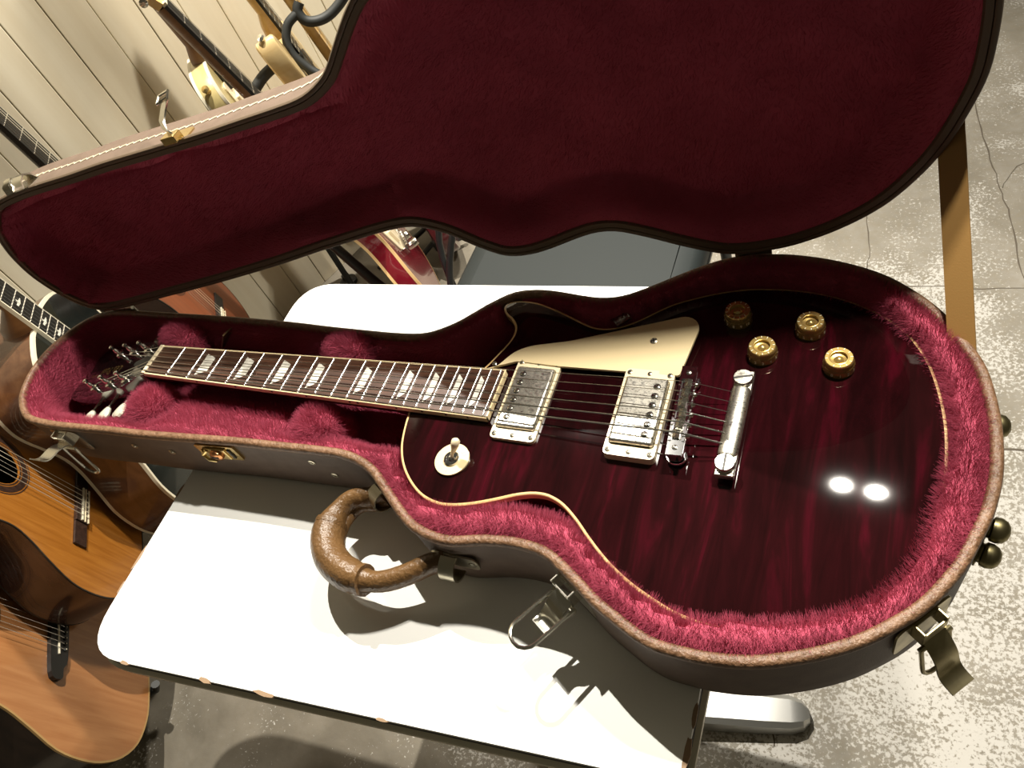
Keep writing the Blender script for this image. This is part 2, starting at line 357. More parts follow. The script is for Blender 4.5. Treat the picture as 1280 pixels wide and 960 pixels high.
WE = Vector((math.cos(rad(70)), math.sin(rad(70)), 0)); WN = Vector((WE.y, -WE.x, 0))      # along the wall, out of the wall
WO = Vector((-687, 940, 0))
wallm = Matrix.Translation(WO) @ Matrix(((WE.x, WN.x, 0, 0), (WE.y, WN.y, 0, 0), (0, 0, 1, 0), (0, 0, 0, 1)))
wl = MB().box((-2600, -60, -790), (2700, -14, 1500)).xf(wallm).build('wall_left', 'wall', None, 0); wl['kind'] = 'structure'
x = -1500.0; k = 0
while x < 1500:
    wd = 84.0
    MB().box((x+.9, -16, -790), (x+wd-.9, rnd.uniform(-1.2, 1.2), 1500)).xf(wallm).build('plank', 'wall', wl, 0, 1.5)
    x += wd

# ================================================================== TABLE
tb = thing('table', 'white laminate table with rounded corners standing under the open guitar case', 'table', P(372, -45, -790))
cor = [(62,-282),(670,-244),(664,236),(58,214)]
def roundpoly(c, rs, n=8):
    out = []
    for i, q in enumerate(c):
        a = Vector(c[i-1]); b = Vector(q); d = Vector(c[(i+1) % len(c)]); r = rs[i]
        u = (a-b).normalized(); v = (d-b).normalized()
        for k in range(n+1):
            t = k/n; s = b+u*r; e = b+v*r; out.append(tuple((s*(1-t)**2+b*2*t*(1-t)+e*t*t)))
    return out
cor = [(60.0,-313),(671.5,-262.5),(676,231),(47,214)]
tp = np.array(roundpoly(cor, [52, 12, 30, 52]))
if area(tp) < 0: tp = tp[::-1]
def lp3(p, z): return [(a, b, z) for a, b in p]
MB().loft([lp3(inset(tp, 1.2), -97), lp3(inset(tp, .6), -91), lp3(inset(tp, 1.0), -90)]).build('tabletop', 'laminate', tb, 50)
MB().loft([lp3(inset(tp, .9), -105), lp3(inset(tp, .9), -97)]).build('edge_groove', 'edge_dark', tb, 0)
MB().loft([lp3(inset(tp, 2), -116), lp3(inset(tp, -3), -114), lp3(inset(tp, -3.2), -106), lp3(inset(tp, 2), -103)]).build('edge_lip', 'edge_lip', tb, 30)
for (ex, ey, lx, ly) in [(670.6,-212,2.2,10),(669.6,-240,3.0,16),(121,-307.2,7,2.2),(225,-298.4,11,2.2),(296,-292.6,16,2.4),(420,-282.6,8,2),(55.8,-120,2,12),(57.4,-205,2.4,18),(58,-240,2,8)]:
    q = [(ex+lx*math.cos(a)*rnd.uniform(.6, 1.1), ey+ly*math.sin(a)*rnd.uniform(.6, 1.1)) for a in np.linspace(0, 6.28, 10)[:-1]]
    MB().prism(q, -92, -89.9).build('chip', 'bare_chip', tb, 0)
tcx, tcy = 372, -85
MB().cyl((tcx, tcy, -760), (tcx, tcy, -125), 32, 20).build('column', 'alu', tb)
MB().box((tcx-160, tcy-160, -124), (tcx+160, tcy+160, -120)).build('mounting_plate', 'tube', tb, 0)
for k in range(4):
    a = rad(11+90*k); d = Vector((math.cos(a), math.sin(a), 0)); n = Vector((-d.y, d.x, 0)); c = Vector((tcx, tcy, 0)); L = 368
    def sec(t, hw, z1, z0=-788): 
        q = c+d*t; return [q+n*hw+Vector((0, 0, z0)), q+n*hw*.9+Vector((0, 0, z1-6)), q+n*hw*.62+Vector((0, 0, z1)), q-n*hw*.62+Vector((0, 0, z1)), q-n*hw*.9+Vector((0, 0, z1-6)), q-n*hw+Vector((0, 0, z0))]
    MB().loft([sec(20, 38, -735), sec(150, 32, -744), sec(300, 29, -754), sec(340, 27, -756), sec(358, 21, -760), sec(368, 9, -768)]).build('foot', 'alu', tb, 30)

# ================================================================== STOOL
st = thing('stool', 'stool with a broad grey vinyl seat behind the white table', 'stool', P(290, 560, -790))
so = np.array(roundpoly([(78, 350), (512, 350), (512, 790), (78, 790)], [40]*4)); 
MB().loft([lp3(inset(so, 4), -392), lp3(so, -385), lp3(so, -365), lp3(inset(so, 5), -352), lp3(inset(so, 16), -344), lp3(inset(so, 40), -340.5)]).build('seat', 'vinyl', st, 60)
MB().loft([lp3(inset(so, 1), -402), lp3(inset(so, -1.5), -398), lp3(inset(so, -1.5), -391), lp3(inset(so, 1), -387)]).build('seat_edge', 'tube', st, 30)
for sx, sy in ((100, 375), (490, 375), (490, 765), (100, 765)):
    MB().cyl((sx, sy, -398), (sx+(12 if sx > 290 else -12), sy+(10 if sy > 560 else -10), -789), 11, 12).build('leg', 'tube', st)

# ================================================================== GUITAR CASE
gc = thing('guitar_case', 'open brown guitar case with burgundy plush lining lying on the white table', 'guitar case', P(330, 0, -90))
def L3(d, z, outl=CASE): return [(a, b, z) for a, b in inset(outl, d)]
MB().loft([L3(7, -90), L3(2.5, -89), L3(.6, -85), L3(0, -70), L3(0, -17), L3(2, -16), L3(6, -16), L3(6, -84)], True, True).build('tray_shell', 'tolex', gc, 50)
MB().loft([L3(.3, -19), L3(-1.2, -18), L3(-1.8, -15), L3(-.8, -12), L3(1.2, -10.8), L3(5.2, -10.8), L3(7.1, -12.5), L3(7.3, -20)], False, False).build('rim_binding', 'rim', gc, 60)['label'] = 'tan grained leather binding around the tray rim'
# plush: inner wall, rolled ledge and padded floor of the tray
LO = inset(CASE, 7.2)
vs, fs = cdt(LO, 7.0)
D, _ = pdist(vs, LO)
gD, gi = pdist(vs, BODY); gd = np.where(gi, -gD, gD)
X, Y = vs[:, 0], vs[:, 1]
neckness = 1-sst(330, 385, X)
ledge_w = np.where(Y > 0, 20, 24)*(1-neckness)+7*neckness
# narrow ledge where the guitar comes close
top = -17+7*(1-.8*neckness)*np.sin(np.clip(D/26, 0, 1)*math.pi)
hl = sst(0, 1, (D-ledge_w)/14)
flo = np.where(X < 30, -80.0, -70.0)
plat = sst(30, 50, X)*(1-sst(205, 228, X))
nearramp = np.clip((-Y-22)/60, 0, 1)
flo = flo*(1-plat)+plat*(-36+20*nearramp**1.1-14*np.clip(Y/60, 0, 1))
flo = np.where((neckness > .5) & (X > 228), -64, flo)
z = top*(1-hl)+flo*hl
z = np.where((gd < 5) & (X < 690), np.minimum(z, -29), np.where(gd < 3, np.minimum(z, -24), z))
ov = sst(630, 790, X)*(1-sst(-75, 0, Y)); over = ov > .12
z = np.where(over & (gd < 7) & (gd > -16*ov+1), -16+9*sst(0, 11, D)*ov-14*np.clip((-gd+12*ov-7)/9, 0, 1.2), z)
z = np.where(gd < np.where(over, np.minimum(-16*ov+1, -5), -6), -71, z)
lump = np.array([sum(math.sin(a*.09*f+ph)*math.sin(b*.1*f+ph*2) for f, ph in ((1, .3), (1.9, 1.7))) for a, b in vs])
z = z+lump*.9*(D > 4)*(gd > 3)
tris = np.array([f for f in fs if len(f) == 3])
low = (z[tris] < -60).any(1) & ((gd[tris] < -4).all(1))
def sub(sel):
    mb = MB(); mb.add([(a, b, c) for (a, b), c in zip(vs, z)], [tuple(t) for t in tris[sel]]); return mb
sub(low).build('tray_floor_lining', 'plush', gc, 0)
tl = sub(~low).build('tray_lining', 'plush', gc, 180); tl['label'] = 'burgundy plush lining of the tray'
fur(tl, 170000, 7.5, 3)
# padded neck rests
def neckrest(c, sx, sy, sz, rot, seed):
    mb = MB(); n, m_ = 22, 14; loops = []
    for j in range(1, m_):
        th = math.pi*j/m_; loops.append([(math.copysign(abs(math.sin(th))**.7, 1)*math.copysign(abs(math.cos(2*math.pi*i/n))**.75, math.cos(2*math.pi*i/n))*sx, abs(math.sin(th))**.7*math.copysign(abs(math.sin(2*math.pi*i/n))**.75, math.sin(2*math.pi*i/n))*sy, -math.copysign(abs(math.cos(th))**.8, math.cos(th))*sz) for i in range(n)])
    mb.loft(loops); mb.xf(Matrix.Translation(c) @ Matrix.Rotation(rot, 4, 'Z'))
    o = mb.build('neck_rest', 'plush', gc, 180); o['label'] = 'furry padded block holding the neck'; fur(o, 13000, 8.5, seed)
neckrest(Vector((12, -51, -42)), 24, 26, 32, .1, 11)
neckrest(Vector((256, -46, -44)), 25, 24, 32, -.1, 12)
neckrest(Vector((-8, 51, -36)), 26, 18, 30, 0, 13)
neckrest(Vector((250, 50, -35)), 28, 15, 30, 0, 14)
MB().ribbon([(38, 60, -46), (46, 58, -36), (56, 58, -25), (64, 60, -14)], (.35, .93, 0), 14, 2.0).build('pull_tab', 'handle', gc)['label'] = 'brown leather pull tab of the inner compartment'
MB().ribbon([(536, 120, -22), (545, 112, -12), (553, 103, -10)], (.7, .7, 0), 16, 2).build('pull_tab', 'dark_red', gc)

# ---- lid: built closed, then swung open about the hinge line
HA = Vector((660, 199.4, .5)); HB = Vector((-110, 87.7, -8.4))
LM = Matrix.Translation(HA) @ Matrix.Rotation(-rad(93.24), 4, (HA-HB).normalized()) @ Matrix.Translation(-HA)
DL = 50
ls = MB().loft([L3(9.5, DL-10), L3(9.5, -9), L3(0, -9), L3(0, DL-9), L3(2, DL-5), L3(8, DL-2), L3(60, DL)], False, True).xf(LM).build('lid', 'tolex', gc, 50)
ls['label'] = 'raised lid of the case, tilted just past upright'
MB().loft([L3(.5, -6), L3(-1.4, -7), L3(-1.8, -10), L3(-.6, -12), L3(1.5, -12.6), L3(3.2, -12), L3(3.6, -10.5), L3(4.2, -12), L3(9.2, -12), L3(10.4, -10), L3(10.4, 2)], False, False).xf(LM).build('lid_rim', 'dark_rim', ls, 40)
lv, lf = cdt(inset(CASE, 10.4), 9.0)
D, _ = pdist(lv, inset(CASE, 10.4))
wv = np.where(lv[:, 0] < 330, 10, 22)
lz = -9+-11*(1-sst(-150, -60, lv[:, 0]))*np.sin(np.clip(D/24, 0, 1)*math.pi)+(DL-16)*sst(0, 1, (D-6)/wv)
lz += np.array([sum(math.sin(a*.03*f+ph)*math.sin(b*.04*f+ph*2) for f, ph in ((1, .3), (2.3, 1.7))) for a, b in lv])*1.6*(D > 12)
mb = MB(); mb.add([(a, b, c) for (a, b), c in zip(lv, lz)], [tuple(reversed(f)) for f in lf]); mb.xf(LM)
ll = mb.build('lid_lining', 'plush', ls, 180); ll['label'] = 'burgundy plush lining inside the lid'; fur(ll, 60000, 5, 5)
# row of cream stitches round the lid wall
st_o = resample(CASE, 11.0); mb = MB()
so_ = inset(st_o, -.5)
for i in range(0, len(so_)):
    a = so_[i]; b = so_[(i+1) % len(so_)]; d = b-a; zz = DL-33
    mb.tube([(a[0]+d[0]*.04, a[1]+d[1]*.04, zz-2.0), (a[0]+d[0]*.35, a[1]+d[1]*.35, zz+.2), (a[0]+d[0]*.82, a[1]+d[1]*.82, zz+1.6)], .8, 4)
stt = mb.xf(LM).build('stitching', 'thread', ls, 0); stt['kind'] = 'stuff'
# lid-stay strap
a = LM @ Vector((826, 116, 6)); b = Vector((836, 86, -30))
pth = [LM @ Vector((812, 128, 14)), a]+[a.lerp(b, t)+Vector((0, 0, 0)) for t in (.1, .3, .5, .7, .9)]+[b]
MB().ribbon(pth, (.86, -.5, .02), 23, 1.8).build('lid_stay_strap', 'strap', gc, 60)['label'] = 'tan strap holding the lid to the tray'
# wall frame at a point on the outline: X along the wall, Y outward, Z up
def wallframe(x, y, z, lid=False):
    p = np.array([x, y]); i = int(((CASE-p)**2).sum(1).argmin()); t = CASE[(i+2) % len(CASE)]-CASE[i-2]; t /= np.linalg.norm(t)
    n = np.array([t[1], -t[0]]); q = CASE[i]
    m = Matrix(((t[0], n[0], 0, q[0]), (t[1], n[1], 0, q[1]), (0, 0, 1, z), (0, 0, 0, 1)))
    return LM @ m if lid else m
def latch(x, y, lever, bail, m='nickel', s=1.0, ls_=1.0):
    F = wallframe(x, y, -14)
    pl = MB(); 
    pl.prism([(a, b) for a, b in roundpoly([(-24, -44), (24, -44), (24, -6), (-24, -6)], [7]*4, 4)], 0, 1.6).xf(F @ Matrix.Rotation(rad(90), 4, 'X') @ Matrix.Scale(-1, 4, (0, 0, 1)))
    o = pl.build('latch', m, gc, 30); o['label'] = 'metal draw latch hanging open on the case front'
    hk = MB()       # the channel the lid's catch drops into
    hk.box((-11, 1, -24), (11, 3, -8)); hk.box((-11, 1, -24), (-9, 11, -6)); hk.box((9, 1, -24), (11, 11, -6)); hk.box((-11, 9, -24), (11, 11, -10)); hk.xf(F).build('latch_channel', m, o, 0, .6)
    lv_ = MB(); pts = [(q.x, q.y) for q in dens([(0, 0, 0), (10, 2, 0), (22, 1, 0), (34, -3.5, 0), (42, -3, 0), (49, 2, 0)], 3, False)]
    ca, sa = math.cos(lever), math.sin(lever)
    lv_.ribbon([Vector((0, 9+(a*ca-b*sa)*ls_, -22+(a*sa+b*ca)*ls_)) for a, b in pts], (1, 0, 0), 19, 1.6).xf(F).build('lever', m, o, 50)
    bl = MB(); ca, sa = math.cos(bail), math.sin(bail); w_, l_ = 12.5, 52*s
    path = [(w_, 0), (w_, l_-w_)]+[(w_*math.cos(t), l_-w_+w_*math.sin(t)) for t in np.linspace(.3, 2.84, 7)]+[(-w_, l_-w_), (-w_, 0)]
    bl.tube([Vector((a, 12+b*ca, -26+b*sa)) for a, b in path], 1.7, 8).xf(F).build('bail', m, o)
    pn = MB().cyl((-14, 12, -26), (14, 12, -26), 2, 8).xf(F).build('hinge_pin', m, o)
latch(-98, -103, rad(28), rad(-85), 'nickel', 1.0, .85)
latch(567, -153, rad(-22), rad(6), 'nickel', 1.0, .68)
latch(812, -130, rad(-52), rad(-80), 'latch_brass', .8, .95)
# lock plate
F = wallframe(140, -89, -14)
lk = MB().prism(roundpoly([(-27, -30), (27, -30), (27, -5), (-27, -5)], [2]*4, 2), 0, 3).xf(F @ Matrix.Rotation(rad(90), 4, 'X') @ Matrix.Scale(-1, 4, (0, 0, 1))).build('lock_plate', 'brass', gc, 0, .8); lk['label'] = 'square brass lock with an embossed centre'
MB().box((-14, 3, -27), (14, 5.5, -8)).xf(F).build('lock_face', 'brass', lk, 0, 1)
MB().lathe([(8, 0), (8, 3), (6, 4.5), (0, 5)], (0, 5, -17), 16, (0, 1, 0)).xf(F).build('lock_boss', 'copper', lk)
MB().box((16, 3, -25), (20, 4.5, -10)).box((-4, 9.5, -18), (4, 10.6, -16)).xf(F).build('keyhole', 'dark_slot', lk, 0)
mb = MB()
mb.tube([(-10, 6, -10), (-16, 9, -14), (-12, 10, -22), (-4, 9, -25)], 1.8, 6).tube([(-20, 4, -13), (-14, 9, -15)], 2, 6); mb.xf(F).build('lock_catch', 'brass', lk)
# rivets
for x_, y_, z_ in ((10, -96, -40), (66, -94, -44), (262, -83, -36), (278, -83, -58)):
    F = wallframe(x_, y_, z_); rv = MB().lathe([(4.2, 0), (4.2, .8), (2.6, 1.2), (2.2, .7), (1.5, 1.9), (0, 2.1)], (0, 0, 0), 14, (0, 1, 0)).xf(F).build('rivet', 'steel', gc)
# brackets + handle
H = [(352,-97),(341,-104),(328,-106),(317,-114),(311,-131),(314,-151),(326,-168),(346,-179),(369,-183),(391,-181),(412,-171),(430,-158),(447,-148)]
hp = dens([(a, b, -46-4*math.sin(math.pi*i/(len(H)-1))) for i, (a, b) in enumerate(H)], 4, False); n_ = len(hp)
rr = [9.5+6.2*sst(.28, .40, np.array(i/(n_-1)))*(1-sst(.62, .72, np.array(i/(n_-1)))) for i in range(n_)]
hd = MB().tube(hp, [float(q) for q in rr], 14, flat=1.15).build('handle', 'handle', gc, 60); hd['label'] = 'worn brown leather carrying handle'
und = [Vector((q.x+(370-q.x)*.07, q.y+(-120-q.y)*.06, q.z-11)) for q in hp]
MB().tube(und, 8.0, 12, flat=.85).build('handle_underside', 'handle', hd, 60)
i1, i2 = int(n_*.36), int(n_*.66)
for i in (i1, i2): MB().tube([hp[i], hp[i+1]], rr[i]+1.6, 14, flat=1.15).build('handle_seam', 'handle', hd, 60)
mb = MB()
for i in range(4, int(n_*.36)):
    q = hp[i]; nx = hp[i+1]; t = (nx-q).normalized(); s_ = Vector((-t.y, t.x, 0)); a = q+s_*7.4+Vector((0, 0, 4.5)); mb.tube([a, a+t*2.6], .6, 4)
mb.build('handle_stitches', 'thread', hd, 0)
for ex, ey, az in ((356, -96, 0), (452, -147, 0)):
    F = wallframe(ex, ey, -47)
    bk = MB(); pts = [(math.cos(t)*13, 4+max(0, math.sin(t))*15) for t in np.linspace(-.1, math.pi+.1, 12)]
    bk.ribbon([(0, b, a) for a, b in [(q[0], q[1]) for q in pts]], (1, 0, 0), 15, 1.6).xf(F)
    o = bk.build('handle_bracket', 'steel', gc, 60)
    MB().prism(roundpoly([(-24, -11), (24, -11), (24, 11), (-24, 11)], [9]*4, 4), 0, 1.6).xf(F @ Matrix.Rotation(rad(90), 4, 'X') @ Matrix.Scale(-1, 4, (0, 0, 1))).build('bracket_plate', 'steel', o, 30)
    for sx in (-18, 18): MB().lathe([(4, 1), (3.6, 2.4), (0, 3)], (sx, 0, 0), 12, (0, 1, 0)).xf(F).build('rivet', 'nickel', o)
# domed brass feet
def dome(x_, y_, z_, lid=False, m='old_brass'):
    F = wallframe(x_, y_, z_, lid)
    o = MB().lathe([(7.5, -1), (7.5, 3), (9.2, 4), (9.6, 8), (8.2, 12), (5, 14.6), (0, 15.6)], (0, 0, 0), 20, (0, 1, 0)).xf(F).build('domed_foot', m, gc); o['label'] = 'round brass bumper foot'
    MB().lathe([(11, 0), (11, 1.2), (8, 1.8)], (0, 0, 0), 20, (0, 1, 0)).xf(F).build('foot_washer', m, o)
dome(857, 44, -46); dome(852, -40, -48); dome(846, -60, -58); dome(378, 98, -30); dome(389, 108, 8, True)
# hinges
for hx in (658, -137, 318):
    t = (hx-HB.x)/(HA.x-HB.x); c = HB.lerp(HA, t); ax = (HA-HB).normalized()
    if hx == 318: continue
    h = MB()
    for k in range(3): h.cyl(c+ax*(-16.5+k*11.3), c+ax*(-16.5+k*11.3+10.4), 3.0, 10)
    o = h.build('hinge', 'steel', gc); 
    n = Vector((-ax.y, ax.x, 0))
    h2 = MB(); h2.add([c+ax*-17+n*1+Vector((0, 0, -2)), c+ax*17+n*1+Vector((0, 0, -2)), c+ax*17+n*1+Vector((0, 0, -24)), c+ax*-17+n*1+Vector((0, 0, -24))]+[c+ax*-17+n*2.5+Vector((0, 0, -2)), c+ax*17+n*2.5+Vector((0, 0, -2)), c+ax*17+n*2.5+Vector((0, 0, -24)), c+ax*-17+n*2.5+Vector((0, 0, -24))], [(0, 1, 2, 3), (4, 7, 6, 5), (0, 4, 5, 1), (2, 6, 7, 3), (1, 5, 6, 2), (0, 3, 7, 4)])
    h2.build('hinge_leaf', 'steel', o, 0)
# catches on the lid (the hooks the latches pull on)
def catch(x_, y_, m1):
    F = wallframe(x_, y_, -10, True)
    o = MB().prism(roundpoly([(-16, -2), (16, -2), (16, 20), (-16, 20)], [6]*4, 3), 0, 1.6).xf(F @ Matrix.Rotation(rad(90), 4, 'X') @ Matrix.Scale(-1, 4, (0, 0, 1))).build('lid_catch', m1, ls, 30)
    return F, o
F, o = catch(150, -89, 'brass')
MB().box((-9, 1, -8), (9, 9, 5)).xf(F).build('lock_hasp', 'brass', ls, 0, .8)
MB().ribbon([(0, 3, 4), (-2, 14, 0), (-5, 20, 6), (-3, 27, 16), (4, 34, 20)], (.8, 0, -.5), 13, 1.6).xf(F).build('lock_tongue', 'nickel', ls, 50)
MB().tube([(-4, 34, 14), (9, 36, 18), (10, 40, 24), (-3, 38, 22), (-4, 34, 14)], 1.6, 6).xf(F).build('tongue_loop', 'nickel', ls)
F, o = catch(-100, -103, 'nickel')
MB().ribbon([(0, 2, -4), (0, 9, 0), (0, 13, 8), (0, 9, 16), (0, 2, 20)], (1, 0, 0), 20, 1.8).xf(F).build('catch_hook', 'nickel', ls, 60)
MB().ribbon([(-14, 2, -6), (-14, 10, -4), (-16, 14, 6), (-16, 6, 14)], (1, 0, .2), 10, 1.6).xf(F).build('catch_spring', 'nickel', ls, 60)
MB().lathe([(5.5, 0), (5.5, 5), (3, 7), (0, 7.4)], (-22, 3, 2), 14, (0, 1, 0)).xf(F).build('rivet', 'nickel', ls)

# ================================================================== THE ELECTRIC GUITAR IN THE CASE
eg = thing('electric_guitar', 'wine red electric guitar with cream pickguard lying in the open plush lined case', 'electric guitar', P(450, 0, -70))
SC = 628.65
def fretx(n, s=SC): return s*(1-2**(-n/12))
def fhw(x): return 21.5+7.0*x/452
def topz(xy):
    d, ins = pdist(xy, BODY); X, Y = xy[:, 0], xy[:, 1]
    return -7.5-.026*np.clip(X-457, 0, None)-9.0*(Y/165)**2-1.0*np.clip((X-620)/200, 0, None)**2-1.0*(1-sst(0, 1, d/20))
def tz(x, y): return float(topz(np.array([[x, y]], float))[0])
bin_ = inset(BODY, 2.0)
vs, fs = cdt(bin_, 6.0); z = topz(vs)
mb = MB(); mb.add([(a, b, c) for (a, b), c in zip(vs, z)], fs); mb.build('carved_top', 'red', eg, 180)['label'] = 'glossy wine red flamed top with fine scratches'
zt = topz(BODY); zi = topz(bin_)
def LB(d, zz): return [(a, b, c) for (a, b), c in zip(inset(BODY, d), zz if isinstance(zz, np.ndarray) else [zz]*len(BODY))]
MB().loft([LB(5, -70.0), LB(1, -68.5), LB(0, -65.0), LB(0, zt-7)], True, False).build('body', 'red_side', eg, 40)
MB().loft([LB(0, zt-7.2), LB(-.25, zt-7), LB(-.25, zt-.6), LB(.4, zt+.1), LB(2.1, zi+.15), LB(2.2, zi-3)], False, False).build('body_binding', 'binding', eg, 40)['label'] = 'aged cream binding round the top edge'
# neck
def nsec(x, zb, zt_=-5.6, k=1.0):
    h = fhw(x)*k; return [(x, h*math.cos(t), zt_-(abs(math.sin(t))**.85)*(zt_-zb) if t > 0 else zt_) for t in np.linspace(0, math.pi, 13)]
MB().loft([nsec(0, -20), nsec(120, -21), nsec(300, -23), nsec(352, -25), nsec(380, -48), nsec(400, -58)]).build('neck', 'red_side', eg, 50)
E_ = 457.0
def strip(side):
    o = [(x, side*(fhw(x)-.0)) for x in np.linspace(0, E_, 12)]; i = [(x, side*(fhw(x)-1.8)) for x in np.linspace(0, E_, 12)]
    return o+i[::-1]
MB().prism([(0, fhw(0)-1.8), (0, -fhw(0)+1.8), (E_-1.5, -fhw(E_)+1.8), (E_-1.5, fhw(E_)-1.8)], -5.8, 0).build('fretboard', 'rosewood', eg, 0)
MB().prism(strip(1), -6, .1).prism(strip(-1), -6, .1).box((E_-1.6, -fhw(E_), -6), (E_, fhw(E_), .05)).build('fretboard_binding', 'cream', eg, 0)['label'] = 'cream binding along both edges of the fretboard'
nt_ = MB().box((-5, -21.5, -6), (0, 21.5, 1.6)).build('nut', 'cream_pale', eg, 0, .6)
for n in range(1, 23):
    x = fretx(n); h = fhw(x)-1.5
    MB().loft([[(x-1.05, s_*h, -.2), (x-.75, s_*h, .8), (x, s_*(h-.3), 1.15), (x+.75, s_*h, .8), (x+1.05, s_*h, -.2)] for s_ in (-1, 1)]).build('fret', 'string', eg, 50)
for n in (3, 5, 7, 9, 12, 15, 17, 19, 21):
    a, b = fretx(n-1), fretx(n); g = b-a; x0, x1 = a+.27*g, a+.74*g; h = fhw(a)
    MB().prism([(x0, h*.66), (x0, -h*.70), (x1, -h*.40), (x1, h*.46)], -.3, .12).build('inlay', 'pearl', eg, 0)
for n in (3, 5, 7, 9, 12, 12.5, 15, 17, 19, 21):
    m_ = n if n != 12.5 else 12
    x = (fretx(m_-1)+fretx(m_))/2+(5 if n == 12.5 else (-5 if n == 12 else 0)); MB().cyl((x, -fhw(x)+.3, -2.6), (x, -fhw(x)-.25, -2.6), 1.3, 10).build('side_dot', 'edge_dark', eg, 0)
# headstock, tilted back
HM = Matrix.Translation((-4, 0, -3)) @ Matrix.Rotation(rad(-16), 4, 'Y')
def HX(a): return a
ho = [(0, 21.5), (-12, 22), (-28, 29), (-45, 36.5), (-80, 39), (-120, 41.5), (-150, 43.5), (-168, 43), (-180, 36), (-184, 24), (-179, 12), (-175, 3), (-175, -3), (-179, -12), (-184, -24), (-180, -36), (-168, -43), (-150, -43.5), (-120, -41.5), (-80, -39), (-45, -36.5), (-28, -29), (-12, -22), (0, -21.5)]
ho = [tuple(q) for q in dens(ho, 3, False)]
MB().prism(ho, -15, -1.6).xf(HM).build('headstock', 'red_side', eg, 30)
MB().prism(ho, -1.6, 0).xf(HM).build('headstock_face', 'black_gloss', eg, 30)
mb = MB(); textmesh('Les Paul', 17, HM @ Matrix.Translation((-110, -1, .2)) @ Matrix.Rotation(rad(180), 4, 'Z') @ Matrix.Shear('XY', 4, (0, 0)) , mb)
textmesh('MODEL', 5.5, HM @ Matrix.Translation((-152, -6, .2)) @ Matrix.Rotation(rad(180), 4, 'Z'), mb)
mb.build('headstock_lettering', 'gold', eg, 0)
tr = [(-8, 8), (-12, 10), (-22, 10), (-34, 5.5), (-44, 3), (-46, 0), (-44, -3), (-34, -5.5), (-22, -10), (-12, -10), (-8, -8)]
MB().prism(tr, 0, 2).xf(HM).build('truss_rod_cover', 'tube', eg, 0, .5)
posts = []
for k, a in enumerate((-43, -83, -123)):
    for sd in (-1, 1):
        y = sd*(24+2*k); c = HM @ Vector((a, y, 0)); up = (HM.to_3x3() @ Vector((0, 0, 1)))
        t = MB().lathe([(6.2, 0), (6.2, 1.6), (4.2, 2.4), (3.2, 2.8), (3.2, 7.5), (2.2, 9.5), (2.2, 11.5), (3.2, 13), (3.2, 15), (2, 16), (0, 16.2)], c, 14, up).build('tuner', 'nickel', eg)
        m2 = MB().box((a-9, y-10 if sd > 0 else y-6, -24), (a+9, y+6 if sd > 0 else y+10, -15)); m2.xf(HM).build('tuner_housing', 'steel', t, 0, 2)
        MB().cyl(HM @ Vector((a, y+sd*6, -17.0)), HM @ Vector((a, y+sd*27, -17.0)), 2.4, 8).build('tuner_shaft', 'nickel', t)
        bt = MB(); loops = []
        for q, wq, hq in ((25, 3, 3), (29, 7, 4), (35, 11, 4.6), (40, 11.5, 4.6), (44, 8, 3.5), (45.5, 3, 2)):
            loops.append([HM @ Vector((a+wq*math.cos(2*math.pi*i/10), y+sd*q, -17.0+hq*math.sin(2*math.pi*i/10))) for i in range(10)])
        bt.loft(loops).build('tuner_button', 'tuner_pearl', t, 30)
        posts.append((sd, k, c+up*11))
# strings: low E on the near (bass) side
sy_n = [-17.8+7.1*i for i in range(6)]; sy_b = [-25.8+10.3*i for i in range(6)]
gau = [.62, .5, .4, .30, .22, .18]
for i in range(6):
    sx = 633-4*i/5+(0, 1, 2, 0, 1, 2)[i]; zb = 8.2
    sd, k, pc = sorted([q for q in posts if q[0] == (-1 if i < 3 else 1)], key=lambda q: q[1])[i if i < 3 else 5-i]
    MB().tube([pc+Vector((3, 2.8*(-sd), -8)), (-3, sy_n[i], 1.6), (0, sy_n[i], 1.75), (sx, sy_b[i], zb), (674, sy_b[i]*1.0, -3)], gau[i]+(.26, .22, .18, .12, .1, .1)[i], 5).build('string', 'string', eg, 60)
# pickguard
pg = roundpoly([(430, 29), (443, 33), (455, 53), (470, 62), (509, 71), (615, 110), (627, 99), (622, 60), (619, 40), (508, 40), (462, 42)], [2, 6, 8, 8, 6, 9, 8, 4, 2, 2, 2], 4)
MB().prism(pg, -6.2, -3.6).build('pickguard', 'cream', eg, 0, .5)
pgo = [o for o in eg.children if o.name.startswith('pickguard')][0]
for c_, r_ in (((588.4, 77, -3.7), 3.4), ((440, 36.5, -3.7), 2.4)):
    sm, sl = MB(), MB(); screw(sm, sl, c_, r_, 1.1, ang=.5, cross=True); build2(sm, 'steel', sl, 'dark_slot', 'pickguard_screw', pgo)
